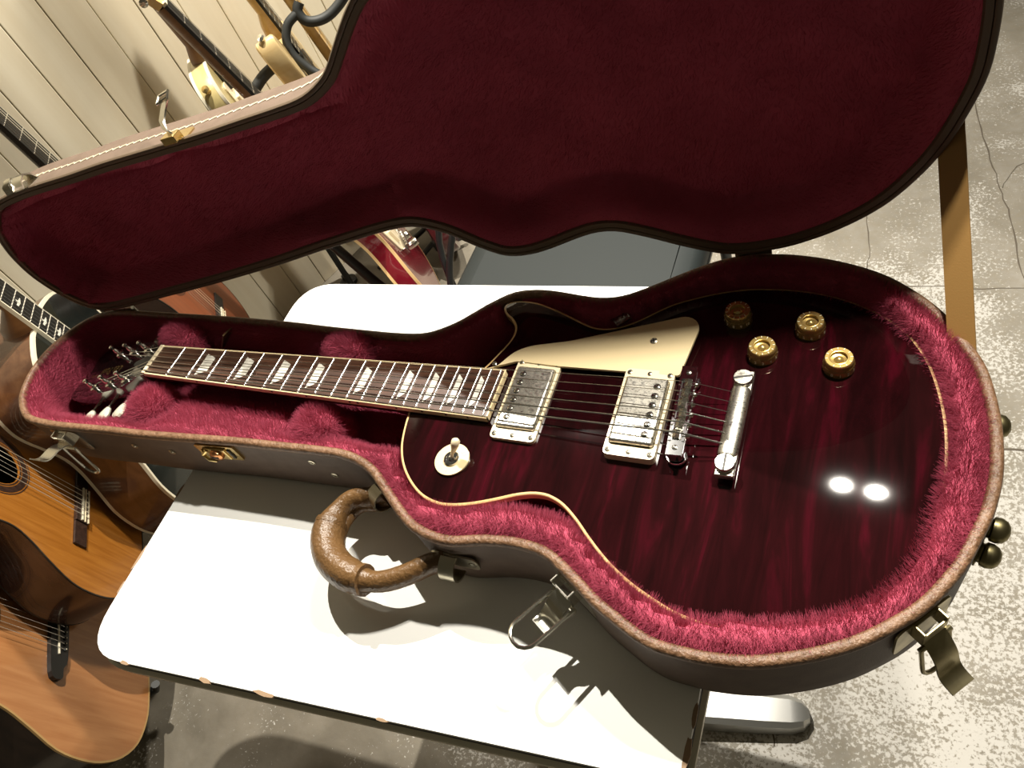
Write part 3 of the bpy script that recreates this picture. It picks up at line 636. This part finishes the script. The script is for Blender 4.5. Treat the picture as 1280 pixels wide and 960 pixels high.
# pickups
def pickup(cx, cy, tilt, zr, zb, zc, poles_x):
    MT = Matrix.Translation((cx, cy, 0)) @ Matrix.Rotation(tilt, 4, 'Y')
    outl = roundpoly([(-22, -45.5), (22, -45.5), (22, 45.5), (-22, 45.5)], [5]*4, 4); hole = roundpoly([(-19.6, -35), (19.6, -35), (19.6, 35), (-19.6, 35)], [3]*4, 3)
    r = MB().prism(outl, zb, zr, [hole]).xf(MT).build('pickup_ring', 'cream_pale', eg, 30, .7)
    MB().box((-19, -34.3, zb), (19, 34.3, zc)).xf(MT).build('pickup_cover', 'worn', r, 40, 2.2)['label'] = 'scratched nickel pickup cover'
    for sx, sy in ((-18, -41), (18, -41), (-18, 41), (18, 41), (0, -41), (0, 41)):
        a, b = MB(), MB(); screw(a, b, MT @ Vector((sx, sy, zr)), 2.4 if sx else 2.1, 1, ang=rnd.uniform(0, 3), cross=bool(sx)); build2(a, 'steel', b, 'dark_slot', 'ring_screw', r)
    for k in range(6):
        a, b = MB(), MB(); q = MT @ Vector((poles_x, -24.7+9.88*k, zc)); b.lathe([(3.3, -.2), (3.3, .15), (0, .16)], q, 14); screw(a, b, q, 2.5, .8, ang=rnd.uniform(0, 3)); build2(a, 'nickel', b, 'dark_slot', 'pole_screw', r)
pickup(485.5, 1, rad(1), -5, -14, -1.2, -10.5)
pickup(593.5, -2, rad(1.5), -3.4, -17, 1.2, 10.5)
# bridge
BM = Matrix.Translation((630.5, 0, 0)) @ Matrix.Rotation(rad(2.4), 4, 'Z')
bo = [(-4, -45), (4, -45), (7, -41), (7, -33), (7.5, 0), (7, 33), (7, 41), (4, 45), (-4, 45), (-7, 41), (-7, 33), (-7.5, 0), (-7, -33), (-7, -41)]
br = MB().prism(bo, -5.5, 1.5).prism([(x_*1.0, y_) for x_, y_ in [(-6.6, -32), (-4.4, -32), (-4.4, 32), (-6.6, 32)]], 1.5, 5.4).prism([(4.4, -32), (6.6, -32), (6.6, 32), (4.4, 32)], 1.5, 5.4).prism([(-6.6, -45), (6.6, -45), (6.6, -31), (-6.6, -31)], 1.5, 4.6).prism([(-6.6, 31), (6.6, 31), (6.6, 45), (-6.6, 45)], 1.5, 4.6).xf(BM).build('bridge', 'chrome', eg, 30, .8)
for i in range(6):
    xs = (0, 1, 2, 0, 1, 2)[i]-.6
    MB().loft([[(xs-3, sy_b[i]+s_*4, 1.5), (xs-3, sy_b[i]+s_*4, 6), (xs, sy_b[i]+s_*3.2, 8.0), (xs+3, sy_b[i]+s_*4, 6), (xs+3, sy_b[i]+s_*4, 1.5)] for s_ in (-1, 1)]).xf(BM).build('saddle', 'nickel', br, 20)
    q = BM @ Vector((7, sy_b[i], 3.2)); MB().lathe([(2.4, 0), (2.4, 2), (1.6, 3), (0, 3.1)], q, 10, (1, 0, 0)).build('saddle_screw', 'nickel', br)
for sy in (-38, 38):
    q = BM @ Vector((0, sy, 0)); zb = tz(q.x, q.y)
    MB().lathe([(4, zb-1), (4, -10.5), (8.5, -10.5), (9, -9.7), (9, -8.2), (8.5, -7.4), (4, -7.2), (4, -4)], (q.x, q.y, 0), 20).build('thumbwheel_post', 'chrome', br)
    a, b = MB(), MB(); screw(a, b, (q.x, q.y, 4.6), 2.3, .8, ang=.7); a.build('post_screw', 'nickel', br); b.build('post_slot', 'dark_slot', br, 0)
# stop tailpiece
TM = Matrix.Translation((672.5, -1.5, 0)) @ Matrix.Rotation(rad(-.8), 4, 'Z')
sec = lambda y, s_=1.0: [(8*s_*math.cos(t), y, -4.5+5.2*s_*math.sin(t)*(1 if math.sin(t) > 0 else .9)) for t in np.linspace(0, 2*math.pi, 17)[:-1]]
tp_ = MB().loft([sec(-33, .93), sec(-31), sec(31), sec(33, .93)]).box((-7, -52, -9), (8, -30, -3.2)).box((-7, 30, -9), (8, 52, -3.2)).xf(TM).build('tailpiece', 'worn', eg, 40, .8)
for sy in (-42, 42):
    q = TM @ Vector((0, sy, 0)); zb = tz(q.x, q.y)
    a, b = MB(), MB(); a.lathe([(5.5, zb-1), (5.5, -9), (5, -3.2), (7.6, -3.2), (8, -2.2), (8, 0.6), (7.4, 1.4), (0, 1.6)], (q.x, q.y, 0), 22); b.box((-7.5, -.9, 1.2), (7.5, .9, 1.75), Matrix.Translation((q.x, q.y, 0)) @ Matrix.Rotation(rad(90 if sy < 0 else 15), 4, 'Z'))
    o = a.build('tailpiece_bolt', 'worn', eg); b.build('bolt_slot', 'dark_slot', o, 0)
# speed knobs
kn = None
for kx, ky, ka in ((656, 119.5, 20), (718.5, 111.5, 100), (683, 78, 190), (744.5, 71.5, 250)):
    zb = tz(kx, ky); m_ = Matrix.Translation(P(kx, ky, zb+.4)-eg.location) @ Matrix.Rotation(rad(ka), 4, 'Z')
    if kn is None:
        kn = MB().lathe([(12.6, 0), (12.7, 1), (12.2, 6), (11.9, 6.3), (11.7, 6.9), (11.9, 7.4), (11.2, 12.2), (10.6, 13), (7.6, 13), (7.2, 12.4), (6.8, 12), (6.6, 10.4), (4, 10), (3.4, 11), (2, 12), (0, 12.3)], (0, 0, 0), 32).build('knob', 'gold', eg, 35, world=False)
        kn['label'] = 'clear gold speed knob with white numerals'
        MB().lathe([(12.15, 6.0), (12.35, 6.4), (12.35, 7.0), (11.95, 7.3)], (0, 0, 0), 32, cap=False).build('knob_ring', 'gold_dark', kn, 60, world=False)
        MB().lathe([(7.7, 13.05), (7.3, 13.3), (6.6, 13.1), (6.5, 12.6)], (0, 0, 0), 32, cap=False).build('knob_top_ring', 'gold', kn, 60, world=False)
        tm = MB()
        for n in range(11):
            a = rad(30*n); tm_ = Matrix.Rotation(a, 4, 'Z') @ Matrix.Translation((12.65, 0, 3.3)) @ Matrix.Rotation(rad(90), 4, 'Z') @ Matrix.Rotation(rad(86), 4, 'X')
            textmesh(str(n), 4.2, tm_, tm)
            tm_ = Matrix.Rotation(a, 4, 'Z') @ Matrix.Translation((9.6, 0, 13.08)) @ Matrix.Rotation(rad(90), 4, 'Z'); tm.box((-.25, -.9, 0), (.25, .9, .1), tm_)
        tm.build('knob_numerals', 'white', kn, 0, world=False)
        kn.matrix_basis = m_
    else: dup(kn, m_, eg)
# toggle switch
zb = tz(435, -71); tn = (8, 9)
wsh = MB().lathe([(6.2, 0), (16.6, 0), (16.6, 1.6), (6.2, 1.6)], (435, -71, zb+.2), 36).build('switch_plate', 'cream', eg, 40)
tm = MB(); textmesh('TREBLE', 3.6, Matrix.Translation((441.5, -61.6, zb+1.95)) @ Matrix.Rotation(rad(-35), 4, 'Z'), tm, .1); textmesh('RHYTHM', 3.6, Matrix.Translation((428, -80, zb+1.95)) @ Matrix.Rotation(rad(-35), 4, 'Z'), tm, .1)
tm.build('switch_lettering', 'pale_letter', wsh, 0)
MB().lathe([(7.4, 0), (7.4, 1.8), (6.6, 2.6), (5.2, 2.6), (5.0, 1.2), (3, 1.2), (2.4, 3), (0, 3.2)], (435, -71, zb+1.7), 24).build('switch_nut', 'chrome', eg)
MB().tube([(435, -71, zb+2), (437, -69, zb+8), (439.5, -66.5, zb+12), (441.5, -64.5, zb+17), (443.5, -62.5, zb+21), (444.2, -61.8, zb+22.4)], [1.6, 1.6, 2.6, 3.9, 3.9, 2.0], 14).build('switch_tip', 'cream_pale', eg, 60)
MB().cyl((841, 2, -45), (824, 2, -45), 6.5, 14).build('strap_button', 'nickel', eg)
# ================================================================== GUITARS AND STANDS BY THE WALL
def frame(pos, yaw, lean, roll=0):
    y, l = rad(yaw), rad(lean); u = Vector((-math.sin(y), math.cos(y), 0)); n = Vector((math.cos(y), math.sin(y), 0)); up = Vector((0, 0, 1))
    nn = n*math.cos(l)+up*math.sin(l); uu = up*math.cos(l)-n*math.sin(l)
    m = Matrix.Identity(4)
    for i in range(3): m[i][0], m[i][1], m[i][2] = u[i], uu[i], nn[i]
    m.translation = P(*pos); return m
CL = [(0,0),(2,50),(10,95),(30,138),(60,165),(95,180),(135,185),(175,180),(220,158),(260,134),(295,120),(330,122),(370,134),(405,140),(440,132),(468,105),(483,70),(490,30)]
ST = [(0,0),(3,60),(12,105),(35,150),(70,180),(110,195),(150,198),(195,190),(240,166),(280,146),(315,138),(355,142),(400,150),(430,148),(465,130),(490,95),(503,50),(505,25)]
def full(o, sb, s=1.0):
    r = [(w*s, (b-sb)*s) for b, w in o]; l = [(-w*s, (b-sb)*s) for b, w in o[1:]][::-1]
    return [tuple(q) for q in dens(r+l, 3)]
def head(s, w0, w1, ln, slot): 
    return [(-w0, 0), (-w1, ln*.22), (-w1*1.06, ln*.9), (-w1*.5, ln), (w1*.5, ln), (w1*1.06, ln*.9), (w1, ln*.22), (w0, 0)]
def acoustic(label, pos, yaw, lean, s, outl, sb, sl, classical, top, rib, bind, bindw, depth, inl=None, neck='neck_wood', board='rosewood_v', lo_fret=1, nf=19, brd='rosewood_v', rosette='rosewood_v'):
    g = thing('acoustic_guitar', label, 'acoustic guitar', frame(pos, yaw, lean))
    def B(mb, name, m, par=None, sm=40, bev=0): return mb.build(name, m, par or g, sm, bev, world=False)
    o = full(outl, sb, s); oa = np.array(o)
    hr = (43 if classical else 50)*s; hc = (176 if classical else 162)*s; hole = [(hr*math.cos(t), hc+hr*math.sin(t)) for t in np.linspace(0, 2*math.pi, 29)[:-1]]
    il = inset(oa, 2.5*s)
    t_ = MB(); t_.fill([(a, b, 0) for a, b in il], [[(a, b, 0) for a, b in hole]]); t_.loft([[(a, b, 0) for a, b in hole], [(a, b, -3) for a, b in hole]], False, False); B(t_, 'soundboard', top, None, 0)
    B(MB().loft([[(a, b, -1) for a, b in o], [(a, b, -depth+1) for a, b in o]], False, False), 'ribs', rib, None, 40)
    B(MB().fill([(a, b, -depth) for a, b in o], flip=True), 'back', rib, None, 0)
    for zz, nm in ((0, 'top_binding'), (-depth, 'back_binding')):
        e = .3*s; q = inset(oa, -e); q2 = inset(oa, bindw)
        z0, z1 = (zz+.3, zz-bindw*1.1) if zz == 0 else (zz-.3, zz+bindw*1.1)
        B(MB().loft([[(a, b, z1) for a, b in q], [(a, b, z0) for a, b in q], [(a, b, z0) for a, b in q2]], False, False), nm, bind, None, 30)
    rs = MB()
    for r0, r1 in (((hr+1.5, hr+4), (hr+6, hr+17), (hr+19, hr+21)) if classical else ((hr+4, hr+5), (hr+8, hr+11), (hr+14, hr+15))):
        ring = lambda r, zq: [(r*math.cos(t), hc+r*math.sin(t), zq) for t in np.linspace(0, 2*math.pi, 41)[:-1]]
        rs.loft([ring(r0, .1), ring(r0, .4), ring(r1, .4), ring(r1, .1)], False, False)
    B(rs, 'rosette', rosette, None, 30)
    # bridge
    if classical:
        br = B(MB().box((-95*s, -16*s, 0), (-42*s, 12*s, 5*s)).box((42*s, -16*s, 0), (95*s, 12*s, 5*s)).box((-42*s, -16*s, 0), (42*s, 12*s, 8*s)), 'bridge', brd, None, 0, 1)
        B(MB().box((-40*s, -1.5*s, 7*s), (40*s, 1.5*s, 11*s)), 'saddle', 'white_binding', br, 0, .4)
        B(MB().box((-41*s, -8*s, 7*s), (41*s, -5.5*s, 10*s)).box((-41*s, -15.5*s, 7*s), (41*s, -13*s, 10*s)), 'tie_block_inlay', 'cream_pale', br, 0, .3)
        kt = MB()
        for i in range(6): x_ = (-29+11.6*i)*s; kt.tube([(x_, -5*s, 8*s), (x_+2, -8*s, 11*s), (x_-1, -12*s, 11*s), (x_+2, -15*s, 9*s)], .8*s, 5)
        B(kt, 'string_knots', 'white_binding', br)
    else:
        bp_ = dens([(-78*s, 8*s), (-78*s, -10*s), (-60*s, -12*s), (-40*s, -20*s), (40*s, -20*s), (60*s, -12*s), (78*s, -10*s), (78*s, 8*s), (40*s, 13*s), (-40*s, 13*s)], 3)
        br = B(MB().prism([tuple(q) for q in bp_], 0, 8*s), 'bridge', brd, None, 0, 1)
        B(MB().tube([(-37*s, -2*s, 9*s), (37*s, 2*s, 9*s)], 1.7*s, 6), 'saddle', 'white_binding', br)
        for i in range(6):
            x_ = (-26.5+10.6*i)*s; build2(MB().lathe([(3.2*s, 7*s), (3.2*s, 10*s), (1.5*s, 11.5*s), (0, 11.7*s)], (x_, -13*s, 0), 10), 'black', MB().lathe([(1.2*s, 11.3*s), (1.0*s, 12*s), (0, 12.2*s)], (x_, -13*s, 0), 8), 'white_binding', 'bridge_pin', br, world=False)
    # neck and fretboard
    jb = sl*2**(-(12 if classical else 14)/12); hw0, hw1 = (26, 31) if classical else (21.5, 28.5); ft = (7 if classical else 7.5)*s
    hw = lambda b: (hw0+(hw1-hw0)*(sl-b)/(sl*.7))*s
    bend = sl*2**(-nf/12); bend = max(bend*s, hc+hr+1)/s
    nk = lambda b, zb: [(hw(b)*math.cos(t), b*s, -zb*abs(math.sin(t))) for t in np.linspace(0, math.pi, 11)]
    B(MB().loft([nk(jb-14, 80*s), nk(jb+20, 60*s), nk(jb+55, 17*s), nk(sl, 14*s)]), 'neck', neck, None, 50)
    fb = B(MB().prism([(-hw(bend), bend*s), (hw(bend), bend*s), (hw(sl), sl*s), (-hw(sl), sl*s)], 0, ft), 'fretboard', board, None, 0)
    if bindw > 2.6: B(MB().prism([(-hw(bend)-.2, bend*s), (-hw(bend)+1.8, bend*s), (-hw(sl)+1.8, sl*s), (-hw(sl)-.2, sl*s)], 0, ft+.2).prism([(hw(bend)+.2, bend*s), (hw(bend)-1.8, bend*s), (hw(sl)-1.8, sl*s), (hw(sl)+.2, sl*s)], 0, ft+.2), 'fretboard_binding', bind, None, 0)
    for n in range(lo_fret, nf+1):
        b = sl*2**(-n/12)
        if b < bend+2: break
        B(MB().loft([[(sx*hw(b)*.985, b*s-1.1, ft), (sx*hw(b)*.985, b*s, ft+1.1), (sx*hw(b)*.985, b*s+1.1, ft)] for sx in (-1, 1)]), 'fret', 'string', fb, 0)
    if inl:
        for n in inl:
            b = (sl*2**(-n/12)+sl*2**(-(n-1)/12))/2*s
            q = MB(); q.prism([(-9, b-1.5), (0, b-3.5), (10, b-1), (12, b+.6), (2, b+2.5), (0, b+2), (-9, b+2.2)], ft, ft+.3).prism([(-1, b-9*.6), (1.6, b-2), (2.6, b+7), (.4, b+4.5), (-2.2, b+7)], ft, ft+.32); B(q, 'inlay', 'pearl', fb, 0)
    B(MB().box((-hw(sl), sl*s, 0), (hw(sl), sl*s+5, ft+2)), 'nut', 'white_binding', None, 0)
    hm = Matrix.Translation((0, sl*s+4, -2)) @ Matrix.Rotation(rad(-14), 4, 'X')
    hs = B(MB().prism(head(s, hw(sl), 36*s, 180*s, classical), -16*s, 0).xf(hm), 'headstock', neck, None, 0, 1)
    for sd in (-1, 1):
        for k in range(3):
            B(MB().cyl(hm @ Vector((sd*25*s, (45+38*k)*s, -8)), hm @ Vector((sd*52*s, (45+38*k)*s, -8)), 2.5, 8).lathe([(2, -6), (8, -4), (8, 4), (2, 6)], hm @ Vector((sd*52*s, (45+38*k)*s, -8)), 10, (1, 0, 0)), 'tuner', 'tuner_pearl' if classical else 'nickel', hs)
    sp0, sp1 = (21.5, 29) if classical else (17.5, 26.5)
    for i in range(6):
        f = -1+2*i/5
        B(MB().tube([(f*sp1*s, -2*s if classical else -12*s, (10 if classical else 9.5)*s), (f*sp1*s, 0, 11*s), (f*sp0*s, sl*s, ft+2), (f*sp0*s*.9, sl*s+50*s, -8)], (.75, .65, .6, .5, .55, .45)[i] if classical else (.65, .55, .45, .4, .3, .25)[i], 5), 'string', 'string' if not (classical and i > 2) else 'white_binding', None, 60)
    return g
acoustic('honey brown nylon string guitar standing between the black guitar and the foremost one', (-507.2, -72.5, -394.9), 41.7, 5, .955, CL, 165, 650, True, 'cedar', 'mahogany', 'edge_dark', 2.0, 92)
acoustic('foremost pinkish brown steel string acoustic guitar at the lower left', (-462.4, -279, -471.9), 42.8, 6.4, 1.06, ST, 205, 645, False, 'spruce', 'rib_dark', 'tan_binding', 3.2, 105, brd='ebony')
acoustic('black topped acoustic guitar with thick cream binding and bird like inlays', (-521, 167, -425), 36, 5.8, 1.0, ST, 215, 645, False, 'black_top', 'rib_brown', 'white_binding', 5.5, 110, inl=(3, 5, 7, 9, 12, 15, 17), board='ebony', brd='ebony')
acoustic('red brown nylon string guitar against the wall, farthest of the acoustics', (-631, 471, -503), 39.2, 5.9, 1.0, CL, 165, 650, True, 'mahogany_top', 'mahogany', 'edge_dark', 2.0, 95, neck='rib_dark', board='ebony', brd='ebony')

def astand(label, pos, yaw, zb, depth, group='low black stands under the acoustic guitars', sp=42):
    """two cushioned arms under the body, splayed legs; local X along the guitar's width, Y to the back"""
    y = rad(yaw); t = thing('guitar_stand', label, 'guitar stand', Matrix.Translation(P(pos[0], pos[1], -790)) @ Matrix.Rotation(y+rad(90), 4, 'Z'), group)
    h = zb+790
    for sx in (-1, 1):
        a = MB().tube([(sx*sp, depth+22, h+12), (sx*sp, depth+18, h-11), (sx*sp, -6, h-11), (sx*sp, -14, h+4)], 8, 10).build('support_arm', 'black_foam', t, 60, world=False)
        MB().tube([(sx*sp, depth+18, h-11), (sx*(sp+8), depth+10, 9), (sx*(sp+10), depth-20, 9)], 8, 8).build('leg', 'tube', t, 60, world=False)
        MB().tube([(sx*sp, depth+22, h+12), (sx*(sp+12), depth+110, 9)], 8, 8).build('leg', 'tube', t, 60, world=False)
    MB().tube([(-sp, depth+18, h-11), (sp, depth+18, h-11)], 7, 8).build('crossbar', 'tube', t, 60, world=False)
astand('low black stand under the honey brown nylon string guitar', (-497.5, -64, 0), 41.7, -551.6, 100)
astand('low black stand under the foremost pinkish brown guitar', (-444.4, -262, 0), 42.8, -687.5, 112)
astand('low black stand under the black topped guitar', (-503.5, 180, 0), 36, -638.5, 115)
astand('low black stand under the red brown guitar by the wall', (-618, 481.5, 0), 39.2, -667, 100)

# solid body guitars on stands in front of the boards
LPO = [(0,0),(4,60),(14,100),(35,138),(65,158),(100,165),(140,158),(180,138),(215,115),(245,103),(275,103),(310,113),(340,118),(370,112),(395,90),(408,60),(412,28)]
def electric(label, pos, yaw, lean, body, rib, bind, depth, neck, board, horn=0, headm=None, hw_='nickel', guard='cream_pale', nut=True, sb=150, solid='lp', dots=False):
    g = thing('electric_guitar', label, 'electric guitar', frame(pos, yaw, lean))
    def B(mb, name, m, par=None, sm=40, bev=0): return mb.build(name, m, par or g, sm, bev, world=False)
    if solid == 'lp': o = full(LPO, sb)
    else:
        o = [(0,-150),(60,-147),(110,-132),(145,-100),(158,-60),(150,-15),(125,30),(110,70),(112,115),(120,160),(122,195),(112,222),(98,228),(84,215),(70,190),(45,172),(30,172),(-30,172),(-46,185),(-66,220),(-84,262),(-100,280),(-116,275),(-124,248),(-124,200),(-116,150),(-106,90),(-112,50),(-130,10),(-150,-35),(-158,-75),(-148,-112),(-112,-138),(-60,-148)]
        o = [tuple(q) for q in dens(o, 3)]
    oa = np.array(o)
    if area(oa) < 0: oa = oa[::-1]
    R = lambda d, z_: [(a, b, z_) for a, b in inset(oa, d)]
    B(MB().loft([R(4, -depth), R(0, -depth+4), R(0, -4), R(3, 0)], True, False), 'body', rib, None, 40)
    B(MB().fill(R(3, 0)), 'body_top', body, None, 0)
    if bind:
        B(MB().loft([R(-.4, -6), R(-.5, .3), R(3.2, .5)], False, False), 'top_binding', bind, None, 40)
        B(MB().loft([R(-.4, -depth+6), R(-.5, -depth-.3), R(3.2, -depth-.5)], False, False), 'back_binding', bind, None, 40)
    jb = 648*2**(-16/12); hw = lambda b: 21.5+7*(648-b)/450
    nk = lambda b, zb: [(hw(b)*math.cos(t), b, 3-zb*abs(math.sin(t))) for t in np.linspace(0, math.pi, 11)]
    B(MB().loft([nk(jb-20, 40), nk(jb+15, 32), nk(jb+40, 20), nk(648, 18)]), 'neck', neck, None, 50)
    fb = B(MB().prism([(-hw(190), 190), (hw(190), 190), (hw(648), 648), (-hw(648), 648)], 3, 9), 'fretboard', board, None, 0)
    for n in range(1, 22):
        b = 648*2**(-n/12); B(MB().loft([[(sx*hw(b), b-1.1, 9), (sx*hw(b), b, 10.1), (sx*hw(b), b+1.1, 9)] for sx in (-1, 1)]), 'fret', 'string', fb, 0)
    if nut: B(MB().box((-21, 648, 3), (21, 653, 11)), 'nut', 'white_binding', None, 0)
    hm = Matrix.Translation((0, 652, 6)) @ Matrix.Rotation(rad(-10), 4, 'X')
    hs = B(MB().prism([tuple(q) for q in dens([(-22, 0), (-30, 30), (-42, 60), (-46, 150), (-30, 185), (10, 190), (26, 150), (24, 60), (22, 0)], 2)], -14, 0).xf(hm), 'headstock', headm or neck, None, 0, 1)
    for k in range(6):
        B(MB().cyl(hm @ Vector((-44, 30+25*k, -7)), hm @ Vector((-60, 30+25*k, -7)), 3, 8).lathe([(3, -8), (7, -6), (7, 6), (3, 8)], hm @ Vector((-60, 30+25*k, -7)), 10, (1, 0, 0)).cyl(hm @ Vector((-28, 30+25*k, 0)), hm @ Vector((-28, 30+25*k, 14)), 3, 8), 'tuner', 'black' if headm is None else 'nickel', hs)
    for i in range(6):
        f = -1+.4*i; B(MB().tube([(f*25, -8, 8), (f*25, 0, 15), (f*17.5, 648, 11), (f*15, 700, 2)], .55-.05*i, 5), 'string', 'string', None, 60)
    B(MB().box((-42, -10, 0), (42, 8, 9)), 'bridge', 'chrome', None, 0, 1)
    sd = MB()
    for i in range(6): sd.box((-25+10*i-4, -7, 9), (-25+10*i+4, 5, 15))
    B(sd, 'saddles', 'chrome', None, 0, .5)
    for pb in (45, 155): B(MB().box((-36, pb-19, 0), (36, pb+19, 10)), 'pickup', guard if solid == 'lp' else 'tube', None, 0, 2)
    B(MB().prism(roundpoly([(-62, 215), (-70, 120), (-58, 20), (-20, -5), (48, 10), (58, 120), (40, 200)], [12]*7, 4), .5, 3), 'pickguard', guard, None, 0)
    for kx, ky in ((70, -40), (92, -85)): B(MB().lathe([(11, 0), (10, 12), (9, 14), (0, 14.5)], (kx, ky, 0), 18), 'knob', hw_, None, 40)
    bx, by, bz = (-101, 236, -depth/2) if solid == 'lp' else (-104, 279, -depth/2)
    B(MB().lathe([(6, 0), (4, 6), (8, 9), (8, 12), (0, 13)], (bx, by, bz), 16, (-.6, .8, 0)), 'strap_button', hw_, None, 40)
    return g
electric('cherry red electric guitar with cream double binding standing behind the table', (-220, 715, -482), 40.2, 14.2, 'cherry', 'cherry', 'binding', 45, 'neck_wood', 'ebony', headm='maple', guard='cream_pale')
electric('natural pale wood electric guitar with maple neck seen above the lid edge', (-440, 1000, -330), 36, 10, 'ash', 'ash', None, 45, 'maple', 'ebony', solid='s', guard='tube')
electric('cream and gold electric guitar whose bound shoulder shows beside the dark fretboard', (-489, 807, -290), 40, 8, 'gold_top', 'gold_top', 'white_binding', 42, 'neck_wood', 'ebony', guard='cream_pale', hw_='brass')
electric('amber necked electric guitar held in the black foam yoke', (-347, 1047, -600), 36, 9, 'dark_red', 'dark_red', None, 45, 'maple', 'maple', solid='s', guard='cream')

# floor stands of the electric guitars
def pstand(label, pos, yaw, zb, depth):
    y = rad(yaw); t = thing('guitar_stand', label, 'guitar stand', Matrix.Translation(P(pos[0], pos[1], -790)) @ Matrix.Rotation(y+rad(90), 4, 'Z'), 'black stands under the electric guitars')
    h = zb+790
    for sx in (-1, 1): MB().tube([(0, depth+12, h-14), (sx*45, depth+10, h-9), (sx*45, -6, h-9), (sx*45, -12, h+4)], 6, 8).build('support_arm', 'black_foam', t, 60, world=False)
    MB().tube([(0, depth+12, 8), (0, depth+12, h-10)], 8, 10).build('post', 'tube', t, 60, world=False)
    for k in range(3):
        q = rad(90+120*k); MB().tube([(0, depth+12, 40), (90*math.cos(q), depth+12+90*math.sin(q), 7)], 6, 8).build('leg', 'tube', t, 60, world=False)
pstand('slim black post stand under the natural pale wood electric guitar', (-419, 1015, 0), 36, -479, 50)
pstand('slim black post stand under the cream and gold electric guitar', (-473, 820, 0), 40, -440, 46)
astand('black stand under the amber necked electric guitar', (-328, 1061, 0), 36, -749, 50, 'black stands under the electric guitars')
es = thing('guitar_stand', 'black tubular stand with foam neck yokes behind the cherry red guitar', 'guitar stand', P(-250, 720, -790))
MB().tube([(-402, 688, -443), (-246, 618, -538), (-120, 560, -640), (60, 480, -782)], 12, 10).build('leg', 'tube', es, 60)
MB().tube(dens([(-120, 840, -380), (-155, 760, -528), (-120, 690, -660), (-90, 640, -782)], 4, False), 8, 10).build('leg', 'tube', es, 60)
MB().tube(dens([(-80, 800, -430), (-120, 725, -547), (-127, 663, -654), (-130, 620, -782)], 4, False), 8, 10).build('leg', 'tube', es, 60)
MB().tube(dens([(-402, 688, -443), (-420, 870, -330), (-400, 900, -240), (-377, 924, -193), (-404, 921, -155), (-424, 920, -120), (-429, 930, -92), (-420, 949, -68), (-400, 971, -58)], 5, False), 10, 10).build('yoke_arm', 'black_foam', es, 60)
MB().tube(dens([(-393, 984, -42), (-399, 973, -55), (-391, 971, -75), (-372, 983, -86), (-348, 1003, -86), (-321, 1031, -72), (-300, 1051, -52)], 5, False), 11, 10).build('yoke', 'black_foam', es, 60)
MB().tube(dens([(-494, 839, -142), (-477, 863, -130), (-453, 891, -122)], 5, False), 12, 12).build('yoke', 'black_foam', es, 60)
MB().tube(dens([(-453, 891, -122), (-428, 892, -168), (-410, 890, -240)], 5, False), 5, 8).build('yoke_arm', 'tube', es, 60)
fo = MB().lathe([(26, -790), (26, -780), (12, -772), (12, -760), (0, -757)], (-622, 872, 0), 18).build('stand_foot', 'black'); tagit(fo, 'small round black stand foot on the floor by the wall', 'stand foot')
print('objects', len(bpy.data.objects))
